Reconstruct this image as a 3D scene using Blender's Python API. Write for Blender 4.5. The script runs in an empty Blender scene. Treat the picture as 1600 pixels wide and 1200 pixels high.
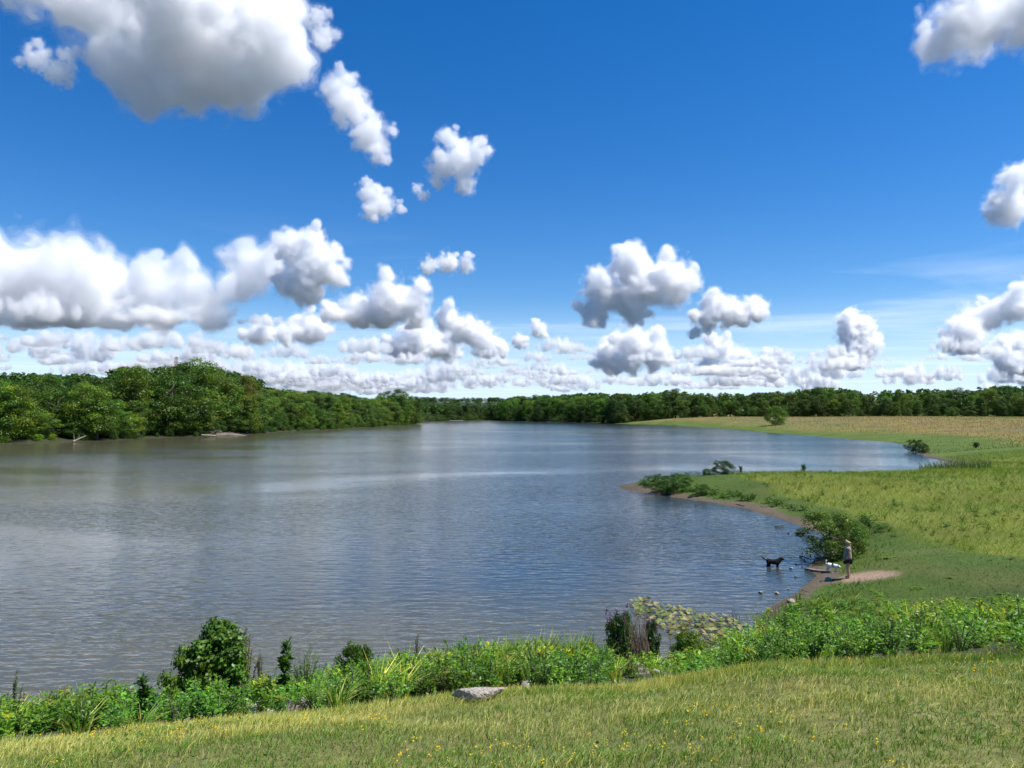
import bpy, bmesh, math, random, time
import numpy as np
from mathutils import Vector
R = math.radians
T0 = time.time()
sc = bpy.context.scene
COL = sc.collection

# ------------------------------------------------------------------ camera, sky, sun, exposure
FPX, HZ = 1164.0, 645.0            # focal length and horizon row of the 1600 x 1200 photograph
CAM = np.array((0.0, 0.0, 8.0))
PITCH = math.atan((HZ - 600) / FPX)
cd = bpy.data.cameras.new('camera'); cam = bpy.data.objects.new('camera', cd); COL.objects.link(cam); sc.camera = cam
cd.sensor_width = 36; cd.lens = 36 * FPX / 1600; cd.clip_start = .05; cd.clip_end = 200000
cam.location = CAM; cam.rotation_euler = (R(90) + PITCH, 0, 0)

SUN_EL, SUN_AZ = 59, 96            # azimuth measured from the view direction towards the right
world = bpy.data.worlds.new('World'); sc.world = world; world.use_nodes = True
def build_world():
    nt = world.node_tree; N = nt.nodes.new; L = nt.links.new
    bg = nt.nodes['Background']; bg.inputs[1].default_value = 0.1
    sky = N('ShaderNodeTexSky'); sky.sky_type = 'NISHITA'; sky.sun_disc = False
    sky.sun_elevation = R(SUN_EL); sky.sun_rotation = R(SUN_AZ)
    sky.altitude = 300; sky.air_density = 1.0; sky.dust_density = 0.1; sky.ozone_density = 5.0
    hs = N('ShaderNodeHueSaturation'); hs.inputs['Saturation'].default_value = 1.34; hs.inputs['Hue'].default_value = .507; hs.inputs['Value'].default_value = .98
    L(sky.outputs[0], hs.inputs['Color'])
    # thin high cirrus: noise on a flat layer far overhead
    tc = N('ShaderNodeTexCoord'); sx = N('ShaderNodeSeparateXYZ'); L(tc.outputs['Generated'], sx.inputs[0])
    def mm(op, a, b=None, c=None, clamp=False):
        n = N('ShaderNodeMath'); n.operation = op; n.use_clamp = clamp
        for k, x in enumerate((a, b, c)):
            if x is None: continue
            if isinstance(x, (int, float)): n.inputs[k].default_value = x
            else: L(x, n.inputs[k])
        return n.outputs[0]
    zz = mm('MAXIMUM', sx.outputs['Z'], .02)
    cx = N('ShaderNodeCombineXYZ'); L(mm('DIVIDE', sx.outputs['X'], zz), cx.inputs[0]); L(mm('MULTIPLY', mm('DIVIDE', sx.outputs['Y'], zz), 1.0), cx.inputs[1])
    mp = N('ShaderNodeMapping'); mp.inputs['Scale'].default_value = (.22, .4, 1); mp.inputs['Rotation'].default_value = (0, 0, R(12)); mp.inputs['Location'].default_value = (3.3, 1.2, 0)
    L(cx.outputs[0], mp.inputs[0])
    nz = N('ShaderNodeTexNoise'); nz.inputs['Scale'].default_value = 1; nz.inputs['Detail'].default_value = 7; nz.inputs['Roughness'].default_value = .55; nz.inputs['Distortion'].default_value = .6
    L(mp.outputs[0], nz.inputs['Vector'])
    cir = mm('MULTIPLY', mm('SUBTRACT', nz.outputs[0], .5), 2.6, clamp=True)
    lo = N('ShaderNodeMapRange'); lo.interpolation_type = 'SMOOTHSTEP'; lo.inputs['From Min'].default_value = .26; lo.inputs['From Max'].default_value = .1
    L(sx.outputs['Z'], lo.inputs['Value'])
    fac = mm('MULTIPLY', mm('MULTIPLY', cir, lo.outputs[0]), .75, clamp=True)
    # bright moist air low over the horizon
    hz = N('ShaderNodeMapRange'); hz.interpolation_type = 'SMOOTHSTEP'; hz.inputs['From Min'].default_value = .16; hz.inputs['From Max'].default_value = .0
    L(sx.outputs['Z'], hz.inputs['Value'])
    m0 = N('ShaderNodeMix'); m0.data_type = 'RGBA'; L(mm('MULTIPLY', hz.outputs[0], .85), m0.inputs['Factor']); L(hs.outputs[0], m0.inputs['A']); m0.inputs['B'].default_value = (5.0, 6.5, 8.6, 1)
    mx = N('ShaderNodeMix'); mx.data_type = 'RGBA'; L(fac, mx.inputs['Factor']); L(m0.outputs['Result'], mx.inputs['A']); mx.inputs['B'].default_value = (7.4, 8.1, 9.3, 1)
    L(mx.outputs['Result'], bg.inputs[0])
build_world()
sl = bpy.data.lights.new('sun', 'SUN'); sun = bpy.data.objects.new('sun', sl); COL.objects.link(sun)
sl.energy = 5.0; sl.angle = R(.5); sl.color = (1, .97, .92)
SD = Vector((math.sin(R(SUN_AZ)) * math.cos(R(SUN_EL)), math.cos(R(SUN_AZ)) * math.cos(R(SUN_EL)), math.sin(R(SUN_EL))))
sun.rotation_euler = SD.to_track_quat('Z', 'Y').to_euler(); sun.location = SD * 60
vs = sc.view_settings; vs.view_transform = 'Standard'; vs.look = 'None'; vs.gamma = 1; vs.use_curve_mapping = False; vs.exposure = 0.55
cy = sc.cycles
cy.use_denoising = True; cy.max_bounces = 24; cy.diffuse_bounces = 2; cy.glossy_bounces = 3; cy.transmission_bounces = 3
cy.volume_bounces = 16; cy.transparent_max_bounces = 64; cy.sample_clamp_indirect = 6

# ------------------------------------------------------------------ helpers
def tag(o, label=None, cat=None, group=None, kind=None):
    for k, v in (('label', label), ('category', cat), ('group', group), ('kind', kind)):
        if v: o[k] = v
    return o
def link(o, parent=None):
    COL.objects.link(o)
    if parent is not None: o.parent = parent
    return o
def empty(name, loc=(0, 0, 0), rz=0, s=1):
    o = bpy.data.objects.new(name, None); COL.objects.link(o); o.location = loc; o.rotation_euler = (0, 0, rz); o.scale = (s,) * 3
    o.empty_display_size = .2
    return o
def raw_mesh(name, V, F, mats=(), col=None, smooth=False):
    """V (n,3), F (m,k) index array with k corners per face"""
    V = np.asarray(V, np.float32); F = np.asarray(F, np.int32); me = bpy.data.meshes.new(name)
    me.vertices.add(len(V)); me.vertices.foreach_set('co', V.ravel())
    me.loops.add(F.size); me.loops.foreach_set('vertex_index', F.ravel())
    me.polygons.add(len(F)); me.polygons.foreach_set('loop_start', np.arange(0, F.size, F.shape[1], dtype=np.int32))
    if smooth: me.polygons.foreach_set('use_smooth', np.ones(len(F), bool))
    me.update(calc_edges=True)
    if col is not None:
        a = me.color_attributes.new('Col', 'FLOAT_COLOR', 'POINT'); c = np.ones((len(V), 4), np.float32); c[:, :3] = col; a.data.foreach_set('color', c.ravel())
    for m in mats: me.materials.append(m)
    return me
def quads_mesh(name, Q, col, mats):
    """Q (n,4,3) loose quads, col (n,3)"""
    n = len(Q)
    return raw_mesh(name, Q.reshape(-1, 3), np.arange(n * 4).reshape(n, 4), mats, np.repeat(col, 4, 0))
def ray(px, py):
    u, v = (px - 800) / FPX, (600 - py) / FPX
    d = np.array((u, math.cos(PITCH) - v * math.sin(PITCH), math.sin(PITCH) + v * math.cos(PITCH)))
    return d
def on_plane(px, py, z=0.0):
    d = ray(px, py); t = (z - CAM[2]) / d[2]; p = CAM + d * t
    return p
def at_depth(px, py, Y):
    d = ray(px, py); return CAM + d * (Y / d[1])
def px_of(p):
    q = np.asarray(p, float) - CAM; f = q[1] * math.cos(PITCH) + q[2] * math.sin(PITCH); u = -q[1] * math.sin(PITCH) + q[2] * math.cos(PITCH)
    return 800 + FPX * q[0] / f, 600 - FPX * u / f

def smooth(a, b, x):
    t = np.clip((x - a) / (b - a), 0, 1); return t * t * (3 - 2 * t)
def smin(a, b, k):
    h = np.clip(.5 + .5 * (b - a) / k, 0, 1); return b * (1 - h) + a * h - k * h * (1 - h)
# cheap value noise (numpy)
def vnoise(x, y, seed=0):
    xi, yi = np.floor(x).astype(np.int64), np.floor(y).astype(np.int64); fx, fy = x - xi, y - yi
    def h(i, j):
        n = (i * 374761393 + j * 668265263 + seed * 1442695041) & 0x7fffffff
        n = ((n ^ (n >> 13)) * 1274126177) & 0x7fffffff
        return ((n ^ (n >> 16)) & 0xffff) / 65535.0
    fx, fy = fx * fx * (3 - 2 * fx), fy * fy * (3 - 2 * fy)
    return (h(xi, yi) * (1 - fx) + h(xi + 1, yi) * fx) * (1 - fy) + (h(xi, yi + 1) * (1 - fx) + h(xi + 1, yi + 1) * fx) * fy
def fbm(x, y, seed=0, o=4):
    s, a, t = 0, .5, 0
    for k in range(o):
        s = s + a * vnoise(x, y, seed + k); t += a; a *= .5; x, y = x * 2.03 + 7.1, y * 2.03 + 3.7
    return s / t

# ------------------------------------------------------------------ lake outline and terrain heights
P = lambda x, y: tuple(on_plane(x, y)[:2])
LAKE = [(-110, -9), (-60, 5.5), (-13, 18.6), (0, 22.1), (6, 23.8), (8.3, 26.0), P(1180, 966), P(1230, 936), P(1256, 915), P(1268, 898), P(1262, 881), (18.5, 44), (20.6, 49),
        P(1240, 820), P(1170, 796), P(1100, 784), P(1040, 775), P(1000, 769), P(973, 764), (11.6, 82), (15, 86), (25, 91.5), (45, 97), (58, 102), (69, 114), P(1440, 713),
        P(1438, 706), P(1425, 697), P(1390, 691), P(1300, 684), P(1200, 676), P(1130, 670), P(1050, 665), P(960, 662), P(930, 661), P(860, 659), P(790, 657.5), (-30, 880),
        P(720, 657), P(690, 658), P(668, 659), P(652, 662), P(600, 666), P(520, 671), P(430, 675), P(390, 679), P(330, 681), P(230, 684), P(190, 687), P(110, 690), P(0, 693), (-150, 150), (-155, 60)]
LAKE = np.array(LAKE, float)
def lake_sd(X, Y):
    """distance to the shoreline, positive on land"""
    X = np.asarray(X, float); Y = np.asarray(Y, float); d = np.full(X.shape, 1e9); ins = np.zeros(X.shape, bool)
    n = len(LAKE)
    for i in range(n):
        x0, y0 = LAKE[i]; x1, y1 = LAKE[(i + 1) % n]; ex, ey = x1 - x0, y1 - y0
        t = np.clip(((X - x0) * ex + (Y - y0) * ey) / (ex * ex + ey * ey), 0, 1)
        d = np.minimum(d, np.hypot(X - x0 - t * ex, Y - y0 - t * ey))
        c = (y0 > Y) != (y1 > Y)
        if abs(ey) > 1e-9: ins ^= c & (X < ex * (Y - y0) / ey + x0)
    return np.where(ins, -d, d)
def toe(X, Y):       # metres up the dam face from its toe line
    return (X + 13) * .264 - (Y - 18.6) * .9645
def terrain(X, Y, sd=None):
    X = np.asarray(X, float); Y = np.asarray(Y, float)
    if sd is None: sd = lake_sd(X, Y)
    wig = (fbm(X * .35, Y * .35, 5, 3) - .5) * np.where(np.hypot(X, Y) < 160, 1, 0)
    sdw = sd + wig * .9 * (1 - smooth(6, 12, sd))
    s = np.maximum(sdw, 0)
    spit = 2.3 * (1 - np.exp(-s / 17)) + .9 * smooth(60, 130, X)
    field = 7.6 * (1 - np.exp(-s / 85)) - 2.0 * smooth(200, 380, X) + 2.6 * np.exp(-(((X - 115) / 55) ** 2 + ((Y - 480) / 70) ** 2)) * smooth(0, 40, s) + 18 * smooth(300, 1200, s)
    wood = .35 * np.minimum(s, 3) + np.minimum(.085 * np.maximum(s - 3, 0), 24)
    wl = smooth(40, 20, X) * smooth(60, 100, Y)                  # wooded left and far shore
    wl = np.maximum(wl, smooth(.13, .09, X / np.maximum(Y, 1)) * smooth(300, 400, Y))
    wf = smooth(112, 165, Y)
    nat = spit * (1 - wf) + field * wf
    nat = nat * (1 - wl) + wood * wl
    t = toe(X, Y)
    dam = smin(.365 * np.maximum(t, -5), np.full(X.shape, 6.4), 1.2)
    k = .5; h = np.clip(.5 + .5 * (dam - nat) / k, 0, 1); land = nat * (1 - h) + dam * h + k * h * (1 - h) * smooth(2, 8, s)
    near = np.where(np.hypot(X, Y) < 140, 1, 0)
    land = land + near * smooth(.5, 4, s) * ((fbm(X * .8, Y * .8, 11, 3) - .5) * .22 + (fbm(X * .12, Y * .12, 3, 2) - .5) * .5 * smooth(0, -4, t))
    bed = -np.minimum(.02 + .1 * np.maximum(-sdw, 0), 2.5)
    return np.where(sdw > 0, land, bed)
def gz(x, y): return float(terrain(np.array([x]), np.array([y]))[0])
def ground(px, py, dmax=700):
    """where the ray through a pixel meets the terrain (or the water)"""
    d = ray(px, py); ts = np.geomspace(2, dmax, 5000); pts = CAM + d * ts[:, None]
    h = np.maximum(terrain(pts[:, 0], pts[:, 1]), 0); i = int(np.argmax(pts[:, 2] < h))
    return pts[i] if pts[i, 2] < h[i] else pts[-1]

# ------------------------------------------------------------------ materials
def new_mat(name):
    m = bpy.data.materials.new(name); m.use_nodes = True; nt = m.node_tree; nt.nodes.clear()
    out = nt.nodes.new('ShaderNodeOutputMaterial')
    return m, nt, nt.nodes.new, nt.links.new, out
def simple(name, col, rough=.8, var=.25, scale=8, bump=0, detail=5):
    m, nt, N, L, out = new_mat(name)
    b = N('ShaderNodeBsdfPrincipled'); b.inputs['Roughness'].default_value = rough; b.inputs['Specular IOR Level'].default_value = .3
    tc = N('ShaderNodeTexCoord'); nz = N('ShaderNodeTexNoise'); nz.inputs['Scale'].default_value = scale; nz.inputs['Detail'].default_value = detail; L(tc.outputs['Object'], nz.inputs['Vector'])
    mr = N('ShaderNodeMapRange'); mr.inputs['From Min'].default_value = .3; mr.inputs['From Max'].default_value = .7; mr.inputs['To Min'].default_value = 1 - var; mr.inputs['To Max'].default_value = 1 + var; L(nz.outputs[0], mr.inputs['Value'])
    mx = N('ShaderNodeVectorMath'); mx.operation = 'SCALE'; mx.inputs[0].default_value = col; L(mr.outputs[0], mx.inputs['Scale']); L(mx.outputs[0], b.inputs['Base Color'])
    if bump:
        bp = N('ShaderNodeBump'); bp.inputs['Strength'].default_value = bump; bp.inputs['Distance'].default_value = .05; L(nz.outputs[0], bp.inputs['Height']); L(bp.outputs[0], b.inputs['Normal'])
    L(b.outputs[0], out.inputs[0]); return m
def leaf_mat(name, transl=.35, gloss=.03, vivid=(.92, 1.1, .75)):
    m, nt, N, L, out = new_mat(name)
    at = N('ShaderNodeAttribute'); at.attribute_name = 'Col'; oi = N('ShaderNodeObjectInfo')
    mul = N('ShaderNodeVectorMath'); mul.operation = 'MULTIPLY'; v0 = N('ShaderNodeVectorMath'); v0.operation = 'MULTIPLY'; v0.inputs[1].default_value = vivid; L(at.outputs['Color'], v0.inputs[0]); L(v0.outputs[0], mul.inputs[0]); L(oi.outputs['Color'], mul.inputs[1])
    df = N('ShaderNodeBsdfDiffuse'); L(mul.outputs[0], df.inputs[0])
    tr = N('ShaderNodeBsdfTranslucent'); tm = N('ShaderNodeVectorMath'); tm.operation = 'MULTIPLY'; tm.inputs[1].default_value = (1.15, 1.15, .6); L(mul.outputs[0], tm.inputs[0]); L(tm.outputs[0], tr.inputs[0])
    m1 = N('ShaderNodeMixShader'); m1.inputs[0].default_value = transl; L(df.outputs[0], m1.inputs[1]); L(tr.outputs[0], m1.inputs[2])
    gl = N('ShaderNodeBsdfGlossy'); gl.inputs['Roughness'].default_value = .45
    m2 = N('ShaderNodeMixShader'); m2.inputs[0].default_value = gloss; L(m1.outputs[0], m2.inputs[1]); L(gl.outputs[0], m2.inputs[2])
    L(m2.outputs[0], out.inputs[0]); return m
LEAF = leaf_mat('leaf', .34, .025); BLADE = leaf_mat('blade', .3, .02); PETAL = leaf_mat('petal', .3, 0, (1, 1, 1)); PAD = leaf_mat('pad', .2, .015, (1, 1, 1))
BARK = simple('bark', (.13, .105, .08), .9, .35, 3, .6); PALEWOOD = simple('pale_wood', (.24, .2, .16), .85, .3, 6, .4); DEAD = simple('dead_stem', (.2, .14, .09), .9, .3, 20)
STONE = simple('stone', (.27, .24, .21), .9, .35, 5, .7); PALESTONE = simple('pale_stone', (.36, .315, .26), .9, .35, 9, .9); PINKSTONE = simple('pink_stone', (.2, .145, .14), .9, .3, 6, .7); WETSTONE = simple('wet_stone', (.06, .05, .045), .35, .3, 6, .6)

# ground: colour zones carried by the sheet, grain from noise
GR, nt, N, L, out = new_mat('ground')
b = N('ShaderNodeBsdfPrincipled'); b.inputs['Roughness'].default_value = .95; b.inputs['Specular IOR Level'].default_value = .15
at = N('ShaderNodeAttribute'); at.attribute_name = 'Col'; tc = N('ShaderNodeTexCoord')
n1 = N('ShaderNodeTexNoise'); n1.inputs['Scale'].default_value = 7; n1.inputs['Detail'].default_value = 8; n1.inputs['Roughness'].default_value = .7; L(tc.outputs['Object'], n1.inputs['Vector'])
n2 = N('ShaderNodeTexNoise'); n2.inputs['Scale'].default_value = .12; n2.inputs['Detail'].default_value = 6; L(tc.outputs['Object'], n2.inputs['Vector'])
m1 = N('ShaderNodeMapRange'); m1.inputs['From Min'].default_value = .3; m1.inputs['From Max'].default_value = .7; m1.inputs['To Min'].default_value = .55; m1.inputs['To Max'].default_value = 1.4; L(n1.outputs[0], m1.inputs['Value'])
m2 = N('ShaderNodeMapRange'); m2.inputs['From Min'].default_value = .3; m2.inputs['From Max'].default_value = .7; m2.inputs['To Min'].default_value = .8; m2.inputs['To Max'].default_value = 1.2; L(n2.outputs[0], m2.inputs['Value'])
mm_ = N('ShaderNodeMath'); mm_.operation = 'MULTIPLY'; L(m1.outputs[0], mm_.inputs[0]); L(m2.outputs[0], mm_.inputs[1])
vs_ = N('ShaderNodeVectorMath'); vs_.operation = 'SCALE'; L(at.outputs['Color'], vs_.inputs[0]); L(mm_.outputs[0], vs_.inputs['Scale']); L(vs_.outputs[0], b.inputs['Base Color'])
bp = N('ShaderNodeBump'); bp.inputs['Strength'].default_value = .7; bp.inputs['Distance'].default_value = .06; L(n1.outputs[0], bp.inputs['Height']); L(bp.outputs[0], b.inputs['Normal'])
L(b.outputs[0], out.inputs[0])

# turbid lake water with wind ripples
WATER, nt, N, L, out = new_mat('lake_water')
b = N('ShaderNodeBsdfPrincipled'); b.inputs['Base Color'].default_value = (.07, .066, .04, 1); b.inputs['Roughness'].default_value = .13; b.inputs['IOR'].default_value = 1.45
tc = N('ShaderNodeTexCoord')
def ripple(rot, sx, sy, scale, detail, dist=0):
    mp = N('ShaderNodeMapping'); mp.inputs['Rotation'].default_value = (0, 0, R(rot)); mp.inputs['Scale'].default_value = (sx, sy, 1); L(tc.outputs['Object'], mp.inputs[0])
    nz = N('ShaderNodeTexNoise'); nz.inputs['Scale'].default_value = scale; nz.inputs['Detail'].default_value = detail; nz.inputs['Roughness'].default_value = .5; nz.inputs['Distortion'].default_value = dist; L(mp.outputs[0], nz.inputs['Vector']); return nz.outputs[0]
def add(a, b_, wa, wb):
    n = N('ShaderNodeMath'); n.operation = 'MULTIPLY'; L(a, n.inputs[0]); n.inputs[1].default_value = wa
    k = N('ShaderNodeMath'); k.operation = 'MULTIPLY_ADD'; L(b_, k.inputs[0]); k.inputs[1].default_value = wb; L(n.outputs[0], k.inputs[2]); return k.outputs[0]
h = add(ripple(-38, .32, 1.0, 2.3, 2), ripple(30, .4, 1.0, 2.9, 2), 1.0, .55)
gust = ripple(15, .35, 1, .024, 4, 1.2)
gm = N('ShaderNodeMapRange'); gm.inputs['From Min'].default_value = .38; gm.inputs['From Max'].default_value = .62; gm.inputs['To Min'].default_value = .1; gm.inputs['To Max'].default_value = 1.0; L(gust, gm.inputs['Value'])
sx_ = N('ShaderNodeSeparateXYZ'); L(tc.outputs['Object'], sx_.inputs[0])
def ramp(src, a, b_, lo, hi):
    q = N('ShaderNodeMapRange'); q.interpolation_type = 'SMOOTHSTEP'; q.inputs['From Min'].default_value = a; q.inputs['From Max'].default_value = b_; q.inputs['To Min'].default_value = lo; q.inputs['To Max'].default_value = hi; L(src, q.inputs['Value']); return q.outputs[0]
def mul(a, b_):
    q = N('ShaderNodeMath'); q.operation = 'MULTIPLY'; L(a, q.inputs[0]); L(b_, q.inputs[1]); return q.outputs[0]
lee = mul(ramp(sx_.outputs['X'], -125, -55, .12, 1), ramp(sx_.outputs['Y'], 420, 560, 1, .15))     # sheltered water under the woods
bp = N('ShaderNodeBump'); bp.inputs['Distance'].default_value = .11; L(mul(gm.outputs[0], lee), bp.inputs['Strength']); L(h, bp.inputs['Height']); L(bp.outputs[0], b.inputs['Normal'])
# turbid olive along dam and woods; sky reflection painted into the bluer mid-lake colour
murk_sky_mix = N('ShaderNodeMath'); murk_sky_mix.operation = 'MAXIMUM'; murk_sky_mix.use_clamp = True; L(ramp(sx_.outputs['X'], -22, 4, 1, 0), murk_sky_mix.inputs[0]); L(ramp(sx_.outputs['Y'], 24, 40, 1, 0), murk_sky_mix.inputs[1])
cl_ = N('ShaderNodeMix'); cl_.data_type = 'RGBA'; L(murk_sky_mix.outputs[0], cl_.inputs['Factor']); cl_.inputs['A'].default_value = (.03, .04, .042, 1); cl_.inputs['B'].default_value = (.082, .077, .045, 1); L(cl_.outputs['Result'], b.inputs['Base Color'])
L(b.outputs[0], out.inputs[0])

# ------------------------------------------------------------------ ground sheet and water
def axis(spec):
    a = [spec[0][0]]
    for (x0, x1, st) in spec:
        while a[-1] < x1 - 1e-6: a.append(min(x1, a[-1] + st))
    return a
def geom(x0, x1, r=1.16, st=6):
    a = []; x = x0
    while x < x1: x += st; st *= r; a.append(x)
    return a
xs = axis([(-40, -14, 1), (-14, 30, .36), (30, 80, 1.0), (80, 200, 4)]); ys = axis([(-12, -2, 2), (-2, 42, .36), (42, 100, .7), (100, 150, 1.6), (150, 320, 4)])
xl = geom(0, 60000, 1.13, 3); xs = [-40 - v for v in reversed(xl)] + xs + [200 + v for v in geom(0, 60000, 1.13, 5)]
ys = [-12 - v for v in reversed(geom(0, 60000, 1.3, 4))] + ys + [320 + v for v in geom(0, 60000, 1.1, 5)]
GX, GY = np.meshgrid(np.array(xs), np.array(ys)); SDG = lake_sd(GX, GY); GZ = terrain(GX, GY, SDG)
def EDGE(X): return .62 * np.clip(X + .6, 0, 5.6)
def zone_colour(X, Y, sd):
    n = fbm(X * .25, Y * .25, 21, 4); n2 = fbm(X * .05, Y * .02, 31, 4); t = toe(X, Y); r = np.hypot(X, Y)
    c = np.zeros(X.shape + (3,)); c[:] = (.08, .118, .02)
    def put(mask, col): 
        m = np.clip(mask, 0, 1)[..., None]; c[:] = c * (1 - m) + np.array(col) * m
    wf = smooth(112, 165, Y) * smooth(30, 60, X)
    wf = wf * smooth(330, 250, sd)
    put(wf * smooth(9, 26, sd + (n2 - .5) * 30), (.18, .14, .042)); put(wf * smooth(9, 26, sd) * smooth(.5, .62, n2), (.13, .14, .04))
    put(wf * smooth(.55, .68, n) * smooth(20, 40, sd), (.17, .115, .06))
    put(smooth(24, 25, X) * smooth(-2, -5, t) * smooth(125, 110, Y), (.13, .15, .025))
    bl_ = 24.3 + (fbm(X * .3, Y * .3, 41, 3) - .5) * 4
    put(smooth(1, -1, X - bl_) * smooth(0, -2, t) * (Y < 100), (.055, .088, .015)); put(smooth(1, -1, X - bl_) * smooth(0, -2, t) * (Y < 100) * smooth(.5, .65, n), (.075, .095, .022))
    put(smooth(-.5, .5, t) * (r < 80), (.05, .06, .022)); put(smooth(11.8, 12.6, t - EDGE(X) + (n - .5) * 1.2) * (r < 80), (.16, .155, .055))
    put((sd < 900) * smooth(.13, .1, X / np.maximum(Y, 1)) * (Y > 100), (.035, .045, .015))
    sh = np.where(Y < 42, .8, 1.35) + (n - .5) * 1.8
    shore = smooth(sh + .35, sh - .1, sd) * (r < 200) * (t < 6)
    put(shore, (.105, .082, .056)); put(shore * smooth(.7, .1, sd), (.085, .065, .045))
    beach = smooth(1.9, 1.1, np.hypot((X - 16.4) * .8, (Y - 34.9) * 1.0) * 1.25 + (n - .5) * 1.5); put(beach * (sd > 0), (.28, .195, .135)); put(beach * smooth(1.3, .3, sd), (.15, .115, .075))
    put(smooth(0, -.3, sd) * (r < 120), (.13, .11, .07)); put(smooth(0, -.3, sd) * (r >= 120), (.04, .04, .025)); put(smooth(700, 1500, r), (.032, .038, .03))
    return c
CG = zone_colour(GX, GY, SDG)
ny, nx = GX.shape; idx = np.arange(nx * ny).reshape(ny, nx)
FG = np.stack((idx[:-1, :-1], idx[:-1, 1:], idx[1:, 1:], idx[1:, :-1]), -1).reshape(-1, 4)
tag(link(bpy.data.objects.new('ground', raw_mesh('ground', np.stack((GX, GY, GZ), -1).reshape(-1, 3), FG, [GR], CG.reshape(-1, 3), True))), 'grassy ground sloping down around the lake', kind='structure')
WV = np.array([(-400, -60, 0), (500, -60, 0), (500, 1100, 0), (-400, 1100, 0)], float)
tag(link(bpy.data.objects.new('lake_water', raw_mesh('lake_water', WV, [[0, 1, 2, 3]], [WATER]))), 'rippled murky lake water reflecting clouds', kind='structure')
print('terrain', nx * ny, round(time.time() - T0, 1), flush=True)

# ------------------------------------------------------------------ plant generators (unit size, shared meshes)
def unit(v): return v / np.maximum(np.linalg.norm(v, axis=-1, keepdims=True), 1e-9)
def leaf_quads(P_, axis_, nrm, ln, wd):
    """diamond leaves: base at P_, along axis_, half width wd, slightly kinked"""
    side = unit(np.cross(axis_, nrm)); ln = ln[:, None]; wd = wd[:, None]
    return np.stack((P_, P_ + axis_ * ln * .5 + side * wd, P_ + axis_ * ln, P_ + axis_ * ln * .5 - side * wd), 1)
def tube(pts, rad, sides=6):
    pts = np.asarray(pts, float); V = []; F = []; n = len(pts)
    for i in range(n):
        d = pts[min(i + 1, n - 1)] - pts[max(i - 1, 0)]; d = d / max(np.linalg.norm(d), 1e-9)
        a = np.cross(d, (0, 0, 1) if abs(d[2]) < .9 else (1, 0, 0)); a /= np.linalg.norm(a); b_ = np.cross(d, a)
        for k in range(sides):
            w = 2 * math.pi * k / sides; V.append(pts[i] + rad[i] * (math.cos(w) * a + math.sin(w) * b_))
    for i in range(n - 1):
        for k in range(sides): F.append((i * sides + k, i * sides + (k + 1) % sides, (i + 1) * sides + (k + 1) % sides, (i + 1) * sides + k))
    return np.array(V), np.array(F)
def tubes_mesh(name, tl, mat, sides=6, smooth_=True):
    V, F, o = [], [], 0
    for pts, rad in tl:
        v, f = tube(pts, rad, sides); V.append(v); F.append(f + o); o += len(v)
    return raw_mesh(name, np.concatenate(V), np.concatenate(F), [mat], None, smooth_)
def bez(a, b_, c, n=6):
    t = np.linspace(0, 1, n)[:, None]; a, b_, c = map(np.asarray, (a, b_, c)); return (1 - t) ** 2 * a + 2 * t * (1 - t) * b_ + t * t * c

def tree_proto(seed, hw=.3, z0=.16, nclump=46, per=150, leaf=.017, top='round', light=1.0, gap=0.0):
    """unit-height broadleaf: clumps hang on limbs inside an uneven crown"""
    rng = np.random.default_rng(seed); cl = []; tl = []
    trunk_top = np.array((rng.normal(0, .02), rng.normal(0, .02), .62)); tl.append((bez((0, 0, -.05), (rng.normal(0, .02), 0, .3), trunk_top, 6), np.linspace(.022, .008, 6)))
    lob = rng.uniform(0, 6.28, 3)
    for i in range(nclump):
        u = (i + .5) / nclump; z = z0 + (1 - z0) * (u ** .85) * .93; q = (z - z0) / (1 - z0)
        prof = {'round': math.sin(math.pi * min(1, .12 + q * .84)) ** .6, 'tall': (1 - q) ** .45 * (.45 + .55 * min(1, q * 4)), 'broad': math.sin(math.pi * (.2 + q * .74)) ** .5, 'vase': (.35 + q) * (1 - q ** 4) ** .6 * .9}[top]
        a = i * 2.39996 + rng.normal(0, .5); rr = hw * prof * (1 + .22 * math.sin(2 * a + lob[0]) + .15 * math.sin(3 * a + 5 * z + lob[1])) * rng.uniform(.45, .95)
        c = np.array((rr * math.cos(a), rr * math.sin(a), z + rng.normal(0, .015))); cl.append((c, rng.uniform(.045, .13) * (1.15 - .4 * q) * (hw / .3) ** .5))
        if i % 3 == 0:
            s = np.array((0, 0, max(.12, z - .25 * rng.uniform(.6, 1.2)))); tl.append((bez(s, (s + c) / 2 + (0, 0, -.02), c, 5), np.linspace(.009, .002, 5)))
    Q, C = [], []
    for c, r in cl:
        n = int(per * 1.5 * rng.uniform(.6, 1.2) * (r / .075) ** 1.3)
        d = unit(rng.normal(0, 1, (n, 3)) + (0, 0, .35)); rad = r * rng.uniform(.45, 1.08, n)[:, None]
        p = c + d * rad * (1.25, 1.25, .8); nr = unit(d + rng.normal(0, .55, (n, 3)) + (0, 0, .35)); ax = unit(np.cross(nr, rng.normal(0, 1, (n, 3))) - (0, 0, .25))
        ln = leaf * rng.uniform(.7, 1.4, n); Q.append(leaf_quads(p, ax, nr, ln, ln * .42))
        base = np.array((.095, .138, .024)) * light * rng.uniform(.6, 1.35); hue = rng.normal(0, .11)
        col = base * (1 + hue * np.array((1.2, .2, -.5))) * rng.uniform(.75, 1.3, (n, 1)); C.append(col)
    return quads_mesh('crown', np.concatenate(Q), np.concatenate(C), [LEAF]), tubes_mesh('trunk', tl, BARK)
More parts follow.
